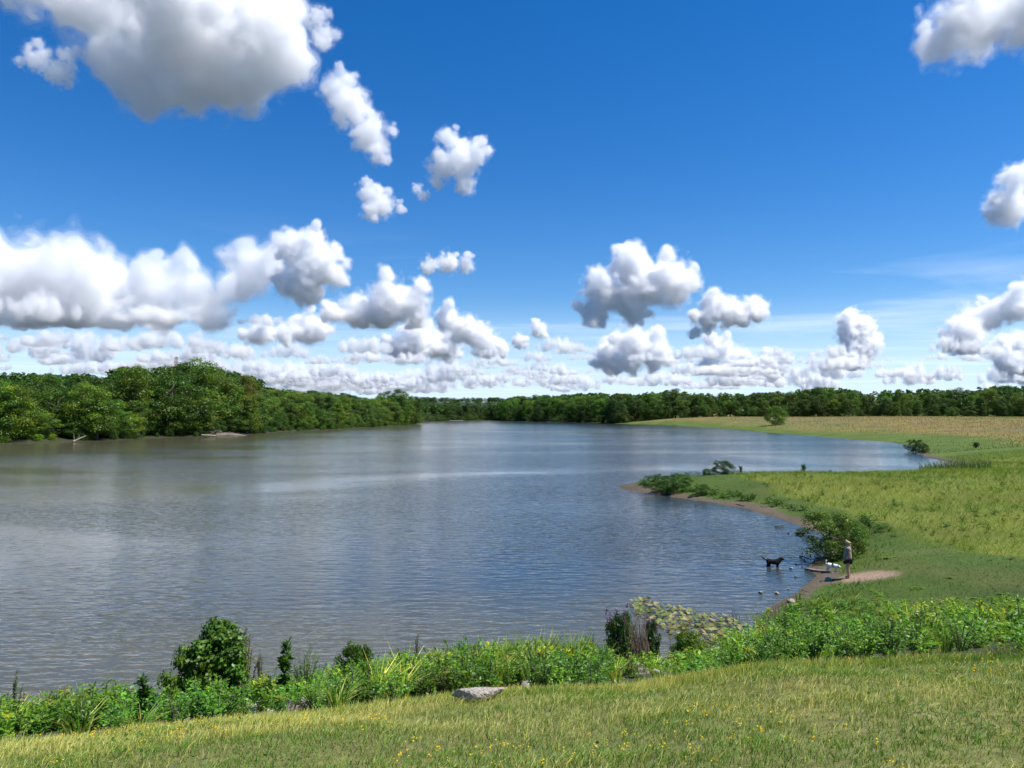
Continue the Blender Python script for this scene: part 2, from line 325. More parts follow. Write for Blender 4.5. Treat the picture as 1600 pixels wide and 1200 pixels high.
TREES = [tree_proto(1, .30, .14, 50, 150, top='round'), tree_proto(2, .24, .10, 52, 140, top='tall'), tree_proto(3, .36, .12, 54, 150, top='broad'), tree_proto(4, .28, .2, 44, 150, top='vase'),
         tree_proto(5, .33, .08, 56, 140, top='round', light=1.1), tree_proto(6, .22, .16, 44, 120, top='tall', leaf=.016), tree_proto(7, .31, .18, 40, 130, top='vase', leaf=.018), tree_proto(8, .38, .05, 54, 130, top='broad', leaf=.018)]
def shrub_proto(seed, hw=.6, n=420, leaf=.075, narrow=.3, light=1.0, nst=9, up=.5):
    """unit-height bush of curved stems with leaves along them"""
    rng = np.random.default_rng(seed); tl, Pn, Ax = [], [], []
    for i in range(nst):
        a = rng.uniform(0, 6.28); r = hw * rng.uniform(.15, 1); e = np.array((r * math.cos(a), r * math.sin(a), rng.uniform(.5, 1) * (1 - .35 * (r / hw) ** 2)))
        pts = bez((e[0] * .1, e[1] * .1, -.03), (e[0] * .4, e[1] * .4, e[2] * .7), e, 6); tl.append((pts, np.linspace(.013, .004, 6)))
        k = n // nst; t = rng.uniform(.12, 1, k) ** .8; ii = np.minimum((t * 5).astype(int), 4); f = (t * 5 - ii)[:, None]
        p = pts[ii] * (1 - f) + pts[ii + 1] * f; out_ = unit(rng.normal(0, 1, (k, 3)) * (1, 1, .5) + (0, 0, up * .6)); p = p + out_ * rng.uniform(0, .1, (k, 1)) * hw
        Pn.append(p); Ax.append(out_)
    p, ax = np.concatenate(Pn), np.concatenate(Ax); m = len(p); nr = unit(rng.normal(0, .5, (m, 3)) + (0, 0, 1)); ln = leaf * rng.uniform(.6, 1.3, m)
    col = np.array((.07, .125, .02)) * light * rng.uniform(.65, 1.35, (m, 1)) * (1 + rng.normal(0, .08, (m, 1)) * np.array((1.3, 0, -.5)))
    return quads_mesh('foliage', leaf_quads(p, ax, nr, ln, ln * narrow), col, [LEAF]), tubes_mesh('stem', tl, BARK, 4)
def put_tree(protos, k, loc, h, rz, wide=1.0, color=(1, 1, 1), name='broadleaf_tree', label='', cat='tree', group=None, parts=('crown', 'trunk')):
    o = empty(name, loc, rz); o.scale = (h * wide, h * wide, h); tag(o, label, cat, group)
    for me, pn in zip(protos[k], parts):
        c = bpy.data.objects.new(pn, me); COL.objects.link(c); c.parent = o; c.color = (*color, 1)
    return o

# ------------------------------------------------------------------ woods around the lake
rng = np.random.default_rng(7); pyr = random.Random(3)
TOP_L = np.array([(-60, 585), (0, 580), (60, 582), (130, 583), (160, 587), (185, 578), (205, 570), (228, 585), (262, 572), (300, 562), (330, 563), (350, 578), (372, 583), (398, 587), (406, 602), (450, 606), (540, 613), (560, 619), (590, 621), (600, 609), (640, 613), (652, 628), (668, 640)], float)
TOP_R = np.array([(640, 632), (700, 631), (775, 632), (790, 624), (812, 618), (860, 616), (930, 613), (1000, 615), (1045, 608), (1070, 611), (1100, 614), (1150, 613), (1210, 612), (1260, 606), (1300, 604), (1350, 610), (1400, 609), (1450, 607), (1500, 609), (1560, 602), (1600, 600), (1750, 598)], float)
tree_xy = []
def far_enough(x, y, dmin):
    return all((x - a) ** 2 + (y - b_) ** 2 > dmin * dmin for a, b_ in tree_xy[-160:])
def along(pts, spacing, jit=.3):
    pts = np.array(pts, float); out_ = []
    for i in range(len(pts) - 1):
        d = np.linalg.norm(pts[i + 1] - pts[i]); n = max(1, int(d / spacing))
        for k in range(n):
            t = (k + .5 + pyr.uniform(-jit, jit)) / n; out_.append(pts[i] * (1 - t) + pts[i + 1] * t)
    return out_
def top_h(x, y, z, tab, frac):
    px, _ = px_of((x, y, z)); yt = np.interp(px, tab[:, 0], tab[:, 1]); dist = y
    return frac * (8 + dist * (HZ - yt) / FPX - z)
GREENS = [(1, 1, 1), (.7, .88, .75), (1.4, 1.3, .95), (.5, .65, .6), (1.05, 1.25, .85), (.72, .76, .75), (1.15, 1.05, .85)]
SHAPES = ['round-crowned', 'narrow', 'broad', 'vase-shaped', 'full round', 'slender', 'open-crowned', 'wide low-branched']
HUES = ['mid-green', 'deep-green', 'light-green', 'blackish-green', 'fresh-green', 'grey-green', 'olive-green']
LBL_L = {0: 'tree at the water edge of the wooded bank', 1: 'tree behind the waterside trees of the wooded bank', 2: 'tall tree at the back of the wooded bank'}
left_line = [P(0 - 60, 697), P(0, 693), P(110, 690), P(190, 687), P(230, 684), P(330, 681), P(390, 679), P(430, 675), P(520, 671), P(600, 666), P(650, 662.5)]
inl = []
for a, b_ in zip(left_line[:-1], left_line[1:]):
    e = np.array(b_) - np.array(a); n = np.array((-e[1], e[0])); inl.append(n / np.linalg.norm(n))
nl = np.mean(inl, 0)
cnt = 0
for row, (off, sp) in enumerate(((4.5, 7.0), (12, 8.0), (22, 9.0), (36, 11.0))):
    for p in along(left_line, sp):
        x, y = p + nl * (off + pyr.uniform(-2.5, 2.5)); z = gz(x, y)
        if not far_enough(x, y, 3.6): continue
        px, _ = px_of((x, y, z))
        frac = (pyr.uniform(.42, .72), pyr.uniform(.66, .9), pyr.uniform(.84, 1.0), pyr.uniform(.9, 1.02))[row]
        h = top_h(x, y, z, TOP_L, frac)
        h = min(max(h, 5), 27); tree_xy.append((x, y)); lv = min(row, 2)
        ci = pyr.randrange(7) if not (row == 3 and pyr.random() < .5) else 3
        col = GREENS[ci]; k = pyr.randrange(8)
        g = ('trees along the edge of the wooded bank', 'trees inside the wooded bank', 'tall trees at the back of the wooded bank')[lv]
        put_tree(TREES, k, (x, y, z - .2), h, pyr.uniform(0, 6.28), pyr.uniform(1.05, 1.4) * (1.25 if row == 0 else 1), col, label=f'{SHAPES[k]} {HUES[ci]} {LBL_L[lv]}', group=g); cnt += 1
LLA = np.array([px_of((*q, 0))[0] for q in left_line]); LLY = np.array([q[1] for q in left_line])
def special(px, ybase, ytop, off, k, wide, col, name, label):
    Yd = float(np.interp(px, LLA, LLY)) + off; b_ = at_depth(px, ybase, Yd); z = gz(b_[0], b_[1]); t = at_depth(px, ytop, Yd)
    return put_tree(TREES, k, (b_[0], b_[1], z - .2), t[2] - z, pyr.uniform(0, 6.28), wide, col, name=name, label=label)
special(12, 690, 598, 3, 4, 1.15, (1.4, 1.4, .75), 'broadleaf_tree', 'bright yellow-green round tree on the wooded bank near the sedge strip')
special(138, 688, 597, 3, 2, 1.25, (1.35, 1.3, .85), 'broadleaf_tree', 'wide light-green willow-like tree overhanging the water above the fallen branch')
special(208, 684, 568, 10, 3, 1.0, (1.5, 1.3, .8), 'broadleaf_tree', 'tall pale-green open-crowned tree rising behind the small yellow tree')
special(206, 684, 645, 2.5, 0, 1.3, (1.9, 1.55, .5), 'yellow_tree', 'small yellowing tree at the water edge of the wooded bank')
special(265, 682, 572, 4, 0, 1.3, (.6, .75, .65), 'broadleaf_tree', 'large dark-green tree at the water edge beside the driftwood heap')
special(312, 680, 560, 18, 6, 1.1, (.9, 1.0, .8), 'broadleaf_tree', 'tallest open-topped tree behind the driftwood heap')
special(385, 678, 583, 22, 3, .8, (1.7, .95, .75), 'broadleaf_tree', 'tree with russet browning crown behind the driftwood heap')
special(400, 677, 615, 5, 1, 1.3, (.6, .72, .65), 'broadleaf_tree', 'dark-green tree on the bank just past the driftwood heap')
special(625, 664, 607, 8, 0, 1.25, (.8, .95, .8), 'broadleaf_tree', 'tall domed tree at the tip of the wooded point')
special(645, 663, 617, 4, 2, 1.0, (.75, .85, .75), 'broadleaf_tree', 'slightly lower domed tree ending the wooded point')
# far shore (straight ahead) and the tree line behind the tan field
far_line = [P(662, 659), P(690, 658), P(720, 657), P(790, 657.5), P(860, 659), P(930, 661), P(962, 662)]
far_line = [P(655, 659.5), P(668, 659), P(690, 658), P(720, 657), (-30, 882), P(790, 657.5)] + far_line[4:]
for row, (off, sp) in enumerate(((4, 13.0), (18, 15.0), (40, 17.0))):
    for p in along(far_line, sp):
        x, y = p + np.array((.15, 1)) * (off + pyr.uniform(-3, 3))
        z = gz(x, y)
        if lake_sd(np.array([x]), np.array([y]))[0] < 1.5 or not far_enough(x, y, 5): continue
        h = top_h(x, y, z, TOP_R, (pyr.uniform(.5, .75), pyr.uniform(.7, .95), pyr.uniform(.88, 1.02))[row]); px, _ = px_of((x, y, z))
        dk = .62 if px < 780 else 1; tree_xy.append((x, y)); ci = pyr.randrange(7); k = pyr.randrange(8); col = np.array(GREENS[ci]) * dk * (.9, 1, 1.05 if px > 780 else 1.25)  # trees at the far end get a darker, bluer tint
        put_tree(TREES, k, (x, y, z - .3), min(max(h, 7), 30), pyr.uniform(0, 6.28), pyr.uniform(1.1, 1.5), tuple(col), label=f'{SHAPES[k]} {HUES[ci]} ' + ('tree in the dark wood at the far end of the lake' if px < 780 else 'tree on the wooded slope past the far inlet'), group=('trees at the dark far end of the lake' if px < 780 else 'trees on the far wooded slope')); cnt += 1
right_line = [(72, 556), (92, 552), (120, 545), (160, 515), (205, 480), (250, 455), (300, 432), (345, 420)]
for row, (off, sp) in enumerate(((2, 8.5), (14, 10.0), (32, 13.0))):
    for p in along(right_line, sp):
        x, y = p + np.array((.45, .9)) * (off + pyr.uniform(-2.5, 2.5)); z = gz(x, y)
        if not far_enough(x, y, 4): continue
        h = top_h(x, y, z, TOP_R, (pyr.uniform(.45, .85), pyr.uniform(.7, 1.0), pyr.uniform(.82, 1.08))[row]); tree_xy.append((x, y))
        ci = pyr.randrange(7); k = pyr.randrange(8); col = np.array(GREENS[ci]) * pyr.uniform(.7, .95)
        put_tree(TREES, k, (x, y, z - .2), min(max(h, 7), 26), pyr.uniform(0, 6.28), pyr.uniform(1.1, 1.5), tuple(col), label=f'{SHAPES[k]} {HUES[ci]} ' + ('tree in the front of the tree line behind the tan field', 'tree inside the tree line behind the tan field', 'tall tree at the back of the tree line behind the tan field')[row], group=('front trees behind the tan field', 'inner trees behind the tan field', 'back trees behind the tan field')[row]); cnt += 1
print('trees', cnt, round(time.time() - T0, 1), flush=True)
# the woods beyond, one mass
def merge(name, protos, places, mats):
    """protos: list of (Q quads (n,4,3), col); places: (k, x, y, z, sx, sz, rz, tint)"""
    QQ, CC = [], []
    for k, x, y, z, sx, sz, rz, tint in places:
        Q, c = protos[k]; ca, sa = math.cos(rz), math.sin(rz)
        q = np.stack((Q[..., 0] * ca * sx - Q[..., 1] * sa * sx + x, Q[..., 0] * sa * sx + Q[..., 1] * ca * sx + y, Q[..., 2] * sz + z), -1); QQ.append(q.astype(np.float32)); CC.append((c * np.asarray(tint)).astype(np.float32))
    return quads_mesh(name, np.concatenate(QQ), np.concatenate(CC), mats)
def proto_quads(me):
    v = np.empty(len(me.vertices) * 3, np.float32); me.vertices.foreach_get('co', v); c = np.empty(len(me.vertices) * 4, np.float32); me.color_attributes['Col'].data.foreach_get('color', c)
    return v.reshape(-1, 4, 3), c.reshape(-1, 4, 4)[:, 0, :3]
lite = [tree_proto(20 + i, .36, .2, 20, 14, .075, t)[0] for i, t in enumerate(('round', 'broad', 'round'))]
LQ = [proto_quads(m) for m in lite]; pl = []
for band, tab in (((-330, -95, 230, 640), TOP_L), ((-150, 140, 600, 1000), TOP_R), ((60, 560, 400, 720), TOP_R), ((-190, 10, 800, 985), TOP_R), ((-190.5, 20, 985, 1500), TOP_R)):
    nb = 0
    for _ in range(1500):
        if nb >= 230: break
        x, y = pyr.uniform(band[0], band[1]), pyr.uniform(band[2], band[3]); s = lake_sd(np.array([x]), np.array([y]))[0]
        if tab is TOP_L and (s < 50 or x > -.12 * y): continue
        if tab is TOP_R and band[0] < 0 and s < (55 if band[0] > -190 else 4): continue
        if band[0] == 60:
            xr = np.array(right_line); yl = np.interp(x, xr[:, 0], xr[:, 1]); 
            if y < yl + 45: continue
        z = gz(x, y); h = min(max(top_h(x, y, z, tab, pyr.uniform(.8, 1.0)), 8), 26); w = h * pyr.uniform(1, 1.4)
        nb += 1; pl.append((pyr.randrange(3), x, y, z, w, h, pyr.uniform(0, 6.28), np.array((.7, .85, .8)) * pyr.uniform(.65, 1.1)))
tag(link(bpy.data.objects.new('woodland', merge('woodland', LQ, pl, [LEAF]))), 'dark mass of woodland behind the shore trees', 'woodland', kind='stuff')
print('woodland', len(pl), round(time.time() - T0, 1), flush=True)

# ------------------------------------------------------------------ shrubs and lone trees
WILLOW = [shrub_proto(41, .8, 9000, .042, .24, 1.0, 90), tree_proto(42, .5, .04, 54, 120, .022, 'round'), tree_proto(43, .55, .02, 60, 120, .022, 'broad'), shrub_proto(44, .45, 900, .09, .3, .9, 14)]
def shrub(x, y, h, k, wide, col, name, label, group=None, cat='shrub', sink=.03):
    return put_tree(WILLOW, k, (x, y, gz(x, y) - sink), h * 1.12, pyr.uniform(0, 6.28), wide, col, name, label, cat, group, ('foliage', 'stem'))
shrub(17.2, 40.5, 2.3, 1, 1.25, (1.0, 1.0, .65), 'willow_bush', 'large rounded dark-green bush at the water edge behind the standing person')
shrub(18.7, 41.6, 1.8, 2, 1.1, (1.15, 1.1, .65), 'willow_bush', 'lower lighter bush adjoining the large bush behind the standing person')
for px, Yd, yt, k, w, c, lab in ((1042, 73.3, 743, 2, 1.7, (.55, .75, .75), 'dark low bush on the tip of the grassy spit beside the gravel'), (1068, 75, 742, 1, 1.6, (.7, .9, .75), 'leafy bush just behind the dark bush on the spit tip'),
        (1097, 70.3, 757, 2, 1.5, (.8, 1.0, .8), 'low green bush hugging the gravel edge of the spit'), (1130, 86, 721, 2, 1.35, (.35, .5, .45), 'rounded dark bush standing above the crest of the spit'), (1104, 85, 733, 1, 1.7, (.5, .65, .5), 'small bush touching the rounded dark bush on the spit crest'),
        (1157, 87, 727, 3, .7, (.35, .5, .45), 'narrow dark sapling next to the rounded bush on the spit crest'), (1255, 88, 724, 3, .8, (.6, .9, .6), 'thin sapling alone on the spit crest against the bay'), (1297, 88, 733, 3, .8, (.8, 1.1, .6), 'tiny weed tip on the spit crest against the bay'),
        (1213, 365, 636, 2, 1.0, (1.2, 1.25, .8), 'lone round tree standing in the tan field'), (1431, 152, 688, 2, 1.1, (.4, .55, .5), 'dark bush on the muddy point at the end of the bay'), (1443, 146, 695, 1, 1.2, (.5, .65, .5), 'smaller dark bush beside the one on the muddy point'),
        (1146, 385, 667, 2, 1.2, (.6, .75, .6), 'low bush on the shore below the tan field'), (1525, 150, 690, 3, 1.6, (.6, .8, .6), 'low weed patch in the green meadow behind the reed clump')):
    x = at_depth(px, 700, Yd)[0]; z = gz(x, Yd); h = at_depth(px, yt, Yd)[2] - z
    shrub(x, Yd, max(h, .5), k, w, c, 'lone_tree' if 'lone round' in lab else 'shrub', lab, cat='tree' if 'lone round' in lab else 'shrub')
for i, p in enumerate(along(left_line, 4.6)):
    for o_ in (.2, 4.0):
        x, y = p + nl * (o_ + pyr.uniform(-.8, 1.4)); px, _ = px_of((x, y, 0))
        if 318 < px < 392 and o_ < 2: continue
        big = o_ > 2; ci = pyr.choice((0, 1, 2, 4))
        shrub(x, y, pyr.uniform(3.0, 6) if big else pyr.uniform(1.2, 2.6), pyr.choice((1, 2)), pyr.uniform(1.0, 1.5), tuple(np.array(GREENS[ci]) * ((1.8, 1.55, .8) if px < 118 and not big else (.85, .9, .85))), 'shrub', f'{HUES[ci]} ' + ('tall shrub under the waterside trees of the wooded bank' if big else 'low shrub on the waterline of the wooded bank'), 'shrubs along the wooded bank')
for row in (0, 1):
    for p in along(right_line, 9):
        x, y = p + np.array((.45, .9)) * (-1 + row * 8 + pyr.uniform(-2, 2)); ci = pyr.choice((0, 1, 4, 6))
        shrub(x, y, pyr.uniform(3, 7), pyr.choice((1, 2)), pyr.uniform(1.1, 1.6), tuple(np.array(GREENS[ci]) * .8), 'shrub', f'{HUES[ci]} shrub at the foot of the trees behind the tan field', 'shrubs behind the tan field')
for p in along(far_line, 15):
    x, y = p + np.array((.1, 1)) * pyr.uniform(1, 3.5)
    shrub(x, y, pyr.uniform(3, 6), 2, pyr.uniform(1.3, 2), (.75, .85, .75), 'shrub', 'shrub on the waterline of the far wooded shore', 'shrubs along the far shore')

# ------------------------------------------------------------------ weeds of the bank
def blades_proto(seed, n, ln, wd, spread, droop, pal, seg=2, base=.1):
    r = np.random.default_rng(seed); a = r.uniform(0, 6.28, n); p0 = np.stack((np.cos(a), np.sin(a), np.zeros(n)), 1) * r.uniform(0, base, (n, 1)); lean = r.uniform(.05, spread, (n, 1)); out_ = np.stack((np.cos(a), np.sin(a), np.zeros(n)), 1)
    l = ln * r.uniform(.5, 1, (n, 1)); side = np.stack((-np.sin(a + 1.1), np.cos(a + 1.1), np.zeros(n)), 1) * wd
    mid = p0 + (out_ * lean + (0, 0, 1)) * l * .55; tip = mid + (out_ * (lean + droop * r.uniform(.3, 1, (n, 1))) + (0, 0, 1 - droop * .6)) * l * .45
    Q = [np.stack((p0 - side, p0 + side, mid + side * .8, mid - side * .8), 1), np.stack((mid - side * .8, mid + side * .8, tip + side * .12, tip - side * .12), 1)]
    c = np.asarray(pal)[r.integers(0, len(pal), n)] * r.uniform(.75, 1.25, (n, 1)); return np.concatenate(Q), np.concatenate((c, c))
def leafy(seed, hw, n, leaf, narrow, light, nst, tip=None):
    me, st = shrub_proto(seed, hw, n, leaf, narrow, light, nst)
    if tip is not None:
        Q, c = proto_quads(me); z = Q[:, 2, 2]; r = np.random.default_rng(seed); m = (z > .74) & (r.random(len(z)) < .7); c = c.copy(); c[m] = np.array(tip) * r.uniform(.7, 1.2, (m.sum(), 1)); me = quads_mesh('foliage', Q, c, [LEAF])
    return me, st
G1 = [(.12, .19, .03), (.18, .22, .04), (.085, .15, .022)]; STRAW = [(.46, .36, .13), (.36, .3, .09), (.52, .42, .19)]
def tuft_pair(seed, *a):
    Q, c = blades_proto(seed, *a); me = quads_mesh('blades', Q, c, [BLADE]); return me, None
WEEDS = [leafy(61, .5, 620, .07, .28, 1.3, 12), leafy(62, .38, 640, .095, .12, 1.4, 12, (.3, .27, .03)), leafy(63, .7, 640, .065, .42, 1.45, 14), leafy(64, .5, 900, .075, .1, 1.6, 16), leafy(65, .45, 560, .08, .2, 1.0, 11), leafy(66, .6, 620, .065, .36, 1.5, 12, (.28, .28, .03)),
         tuft_pair(67, 70, 1.0, .012, .45, .7, G1 + STRAW[:1]), leafy(68, .4, 620, .075, .13, 1.2, 12, (.24, .16, .06)), leafy(69, .3, 460, .1, .16, 1.15, 8)]
WNAME = ['leafy green weed', 'yellow-tipped narrow-leaved weed', 'low spreading broad-leaved weed', 'feathery bright-green weed', 'dark narrow-leaved weed', 'pale-tipped leafy weed', 'green grass tuft', 'brown-tipped slender weed', 'upright stalky weed']
TINT = [(1, 1, 1), (1.25, 1.15, .8), (.75, .85, .8), (.9, 1.1, .9), (1.35, 1.25, .7)]
def weed(k, x, y, h, wide, tint, label, group=None, name='weed', rz=None, cat='weed'):
    o = empty(name, (x, y, gz(x, y) - .02), pyr.uniform(0, 6.28) if rz is None else rz); o.scale = (h * wide, h * wide, h); tag(o, label, cat, group)
    for me, pn in zip(WEEDS[k], ('foliage' if k != 6 else 'blades', 'stem')):
        if me is None: continue
        c = link(bpy.data.objects.new(pn, me), o); c.color = (*tint, 1)
    return o
cand = []
for _ in range(9000):
    x, y = pyr.uniform(-24, 38), pyr.uniform(5, 36); t = float(toe(x, y))
    if not ((-1.5 if x > 15.5 or y > 33.5 else -7) < t < 12.3 + float(EDGE(np.float64(x)))): continue
    cand.append((x, y, t))
cx_ = np.array([c[0] for c in cand]); cy_ = np.array([c[1] for c in cand]); csd = lake_sd(cx_, cy_); cn = fbm(cx_ * .5, cy_ * .5, 77, 3); cn2 = fbm(cx_ * .16, cy_ * .16, 78, 3)
WLIM = np.array([(-50, 1095), (0, 1088), (130, 1076), (220, 1072), (330, 1062), (500, 1048), (545, 1028), (660, 1012), (740, 1006), (900, 1004), (955, 1016), (1060, 1022), (1130, 1000), (1165, 965), (1200, 948), (1290, 928), (1400, 930), (1650, 930)], float)
kept = []; grid = {}
for (x, y, t), s, n, n2_ in zip(cand, csd, cn, cn2):
    if s < .15 or math.hypot(x - 16.0, y - 35) < 2.4: continue
    if t < 1.0 and x > 19 and pyr.random() < .7: continue
    if math.hypot((x + .75), (y - 9.3) * 1.4) < .62: continue      # the bare slab
    d = .3 + .16 * min(1, (12.3 - t) / 6); key = (int(x / d), int(y / d))
    if key in grid: continue
    grid[key] = 1
    edge = min(1, max(0, (12.3 + float(EDGE(np.float64(x))) - t) / 3.5)); h = (.24 + .72 * edge) * (.55 + .95 * n) * pyr.uniform(.75, 1.25)
    if t < 3.5 and x < 8: h *= 1.35
    z_ = gz(x, y); px_, py_ = px_of((x, y, z_)); lim = np.interp(px_, WLIM[:, 0], WLIM[:, 1]) + pyr.triangular(-14, 20, 0)
    h = min(h * (1.25 if px_ < 1100 else .8), max(.22, (py_ - lim) / FPX * y))
    q = n2_ + pyr.uniform(-.16, .16); k = (4 if q < .33 else 0 if q < .42 else 5 if q < .48 else 3 if q < .54 else 1 if q < .6 else 2 if q < .68 else 8)
    if pyr.random() < .1: k = 6
    if pyr.random() < .07: k = 7
    if h < .3 and k == 8: k = 2
    tint = np.array(TINT[min(4, int(abs(n * 9.7 + x * .3) % 5))]) * pyr.uniform(1.1, 1.7)
    if pyr.random() < .05 and k != 6: tint = tint * (1.7, 1.0, .8)
    kept.append((k, x, y, h, tint, t, s))
KZ = terrain(np.array([e[1] for e in kept]), np.array([e[2] for e in kept]))
def vis(i):
    e = kept[i]; px, py = px_of((e[1], e[2], KZ[i] + e[3])); return (e[3] / math.hypot(e[1], e[2]) + 1) if -20 < px < 1620 else 0
vv = [vis(i) for i in range(len(kept))]; order = sorted(range(len(kept)), key=lambda i: -vv[i]); single = set(order[:285])
PQ = [proto_quads(w[0]) for w in WEEDS]; PQ = [(q[::len(q) // 140], c[::len(q) // 140]) if len(q) > 200 else (q, c) for q, c in PQ]; PQ = [((q - q.mean(1, keepdims=True)) * 1.5 + q.mean(1, keepdims=True), c) if len(q) > 150 else (q, c) for q, c in PQ]; rest = []
for i, (k, x, y, h, tint, t, _s) in enumerate(kept):
    w = pyr.uniform(.9, 1.35)
    if i in single: weed(k, x, y, h, w, tuple(tint), f'{WNAME[k]} ' + ('at the edge of the mown grass' if t - float(EDGE(np.float64(x))) > 10.4 else 'on the overgrown stony bank above the water'), 'weeds covering the bank')
    else: rest.append((k, x, y, KZ[i] - .02, h * w * 1.1, h, pyr.uniform(0, 6.28), tint))
tag(link(bpy.data.objects.new('undergrowth', merge('undergrowth', PQ, rest, [LEAF]))), 'tangled green undergrowth between the taller weeds of the bank', 'undergrowth', kind='stuff')
print('weeds', len(kept), len(rest), round(time.time() - T0, 1), flush=True)
mw = []
for _ in range(5000):
    x, y = pyr.uniform(10, 80), pyr.uniform(27, 125)
    if len(mw) > 1500: break
    s_ = float(lake_sd(np.array([x]), np.array([y]))[0])
    if s_ < 1.9 or toe(x, y) > -.5 or x / y > .85 or math.hypot(x - 16.0, y - 35) < 2.4: continue
    edge = s_ < 3.6 and y > 44 and x < 26; tall = x > 24.3
    if not edge and pyr.random() < (.25 if tall else .8): continue
    n = float(vnoise(np.array([x * .12]), np.array([y * .12]), 9)[0]); h = pyr.uniform(.35, .85) if edge else pyr.uniform(.2, .5) if tall else pyr.uniform(.06, .16)
    mw.append((pyr.choice((0, 4, 2) if edge else (1, 3, 5, 7, 2)), x, y, 0, h * pyr.uniform(1.1, 2.2) * (1 if tall or edge else 3), h, pyr.uniform(0, 6.28), np.array((.55, .7, .55) if edge else (1.1, 1.0, .7) if n > .45 else (.8, .85, .7)) * pyr.uniform(.75, 1.2)))
mz = terrain(np.array([e[1] for e in mw]), np.array([e[2] for e in mw])); mw = [(*e[:3], float(z) - .02, *e[4:]) for e, z in zip(mw, mz)]
PM = [(q[::max(1, len(q) // 70)], c[::max(1, len(q) // 70)]) for q, c in PQ]; PM = [((q - q.mean(1, keepdims=True)) * 1.5 + q.mean(1, keepdims=True), c) for q, c in PM]
tag(link(bpy.data.objects.new('meadow_weeds', merge('meadow_weeds', PM, mw, [LEAF]))), 'low weeds scattered through the meadow and along the gravel edge of the spit', 'weeds', kind='stuff')
# named plants of the bank
def bank_plant(px, Y, ytop, k, wide, tint, name, label, cat='plant', protos=None, parts=('foliage', 'stem')):
    x = at_depth(px, 1000, Y)[0]; z = gz(x, Y); h = at_depth(px, ytop, Y)[2] - z
    return put_tree(protos or WEEDS, k, (x, Y, z - .03), h * 1.08, pyr.uniform(0, 6.28), wide, tint, name, label, cat, None, parts)
TALL = [tree_proto(81, .34, .05, 60, 90, .036, 'tall'), tree_proto(82, .5, .04, 60, 80, .036, 'round'), leafy(83, .22, 1300, .03, .3, 1.0, 16, None), shrub_proto(84, .1, 260, .11, .18, .9, 2), shrub_proto(85, .42, 2600, .045, .13, 1.5, 30)]
bank_plant(342, 14.0, 976, 0, .95, (.95, 1.15, .85), 'leafy_bush', 'tallest dark-green leafy bush on the near bank', 'bush', TALL)
bank_plant(300, 13.8, 1014, 1, .65, (1.0, 1.1, .85), 'leafy_bush', 'rounded dark bush leaning against the tallest leafy bush of the bank', 'bush', TALL)
bank_plant(386, 14.3, 984, 2, .75, (2.6, 1.25, .9), 'seeding_plant', 'tan seed-headed plant beside the tallest leafy bush', 'plant', TALL)
bank_plant(408, 14.3, 1018, 2, .5, (2.3, 1.2, .9), 'seeding_plant', 'shorter tan seed-headed stalk next to the tan plant', 'plant', TALL)
bank_plant(222, 12.6, 1042, 3, .9, (.6, .8, .7), 'stalk_plant', 'single dark upright stalk with whorled leaves near the tall bush', 'plant', TALL)
bank_plant(442, 13.6, 980, 3, .8, (.85, 1.0, .8), 'stalk_plant', 'tall thin stalk with drooping pale tip beside the bright feathery bush', 'plant', TALL)
bank_plant(417, 13.0, 1050, 3, .9, (.6, .8, .7), 'stalk_plant', 'short dark stalk below the tall thin stalk', 'plant', TALL)
bank_plant(477, 14.4, 1008, 4, .7, (1.0, 1.05, .8), 'feathery_bush', 'bright-green feathery bush beside the tall thin stalk', 'bush', TALL)
bank_plant(25, 14.5, 1050, 2, .7, (1.0, 1.1, .8), 'leafy_bush', 'wispy green plant standing above the weeds at the end of the bank', 'plant', TALL)
bank_plant(555, 15.5, 1010, 1, .6, (.8, .9, .75), 'leafy_bush', 'leafy bush rising from the weeds with pointed dark top', 'bush', TALL)
bank_plant(652, 17.0, 985, 2, .3, (1.6, 1.0, .9), 'dry_stalk', 'brown dry stalks sticking up above the leafy weeds', 'plant', TALL)
bank_plant(925, 19.5, 982, 4, .35, (.8, .95, .8), 'leafy_bush', 'narrow feathery green plant beside the purple loosestrife', 'plant', TALL)
bank_plant(1075, 20.5, 990, 1, .8, (1.2, 1.3, .8), 'leafy_bush', 'bright-green leafy bush in front of the lily pads', 'bush', TALL)
# sword-leaved tufts, yellowish
SW = [tuft_pair(90 + i, 85, 1.15, .02, .5, .5, [(.42, .38, .07), (.28, .32, .06), (.16, .25, .04)]) for i in range(3)]
for i in range(17):
    px = 765 + i * 10.5 + pyr.uniform(-6, 6)
    bank_plant(px, pyr.uniform(18.2, 20), pyr.uniform(990, 1016), i % 3, pyr.uniform(.8, 1.1), (1, 1, 1), 'sword_leaf_tuft', 'yellow-green sword-leaved tuft in the row beside the loosestrife', 'tuft', SW, ('blades',))['group'] = 'sword-leaved tufts by the water'
# purple loosestrife
def loosestrife(px, Y, ytop, wide, label):
    o = bank_plant(px, Y, ytop + 12, 1, wide, (.5, .68, .6), 'purple_loosestrife', label, 'flower', TALL)
    r = np.random.default_rng(int(px)); Q, C = [], []
    for i in range(10):
        a = r.uniform(0, 6.28); rr = .45 * r.random() ** .5; p = np.array((rr * math.cos(a), rr * math.sin(a), .85 + r.uniform(-.1, .06))); n = 34
        q = p + np.stack((r.normal(0, .018, n), r.normal(0, .018, n), r.uniform(0, .22, n)), 1); ax = unit(r.normal(0, 1, (n, 3))); ln = np.full(n, .04); Q.append(leaf_quads(q, ax, unit(r.normal(0, 1, (n, 3))), ln, ln * .4)); C.append(np.array((.27, .11, .25)) * r.uniform(.6, 1.2, (n, 1)))
    f = tag(link(bpy.data.objects.new('flower_spikes', quads_mesh('flower_spikes', np.concatenate(Q), np.concatenate(C), [PETAL])), o), kind='stuff')
    return o
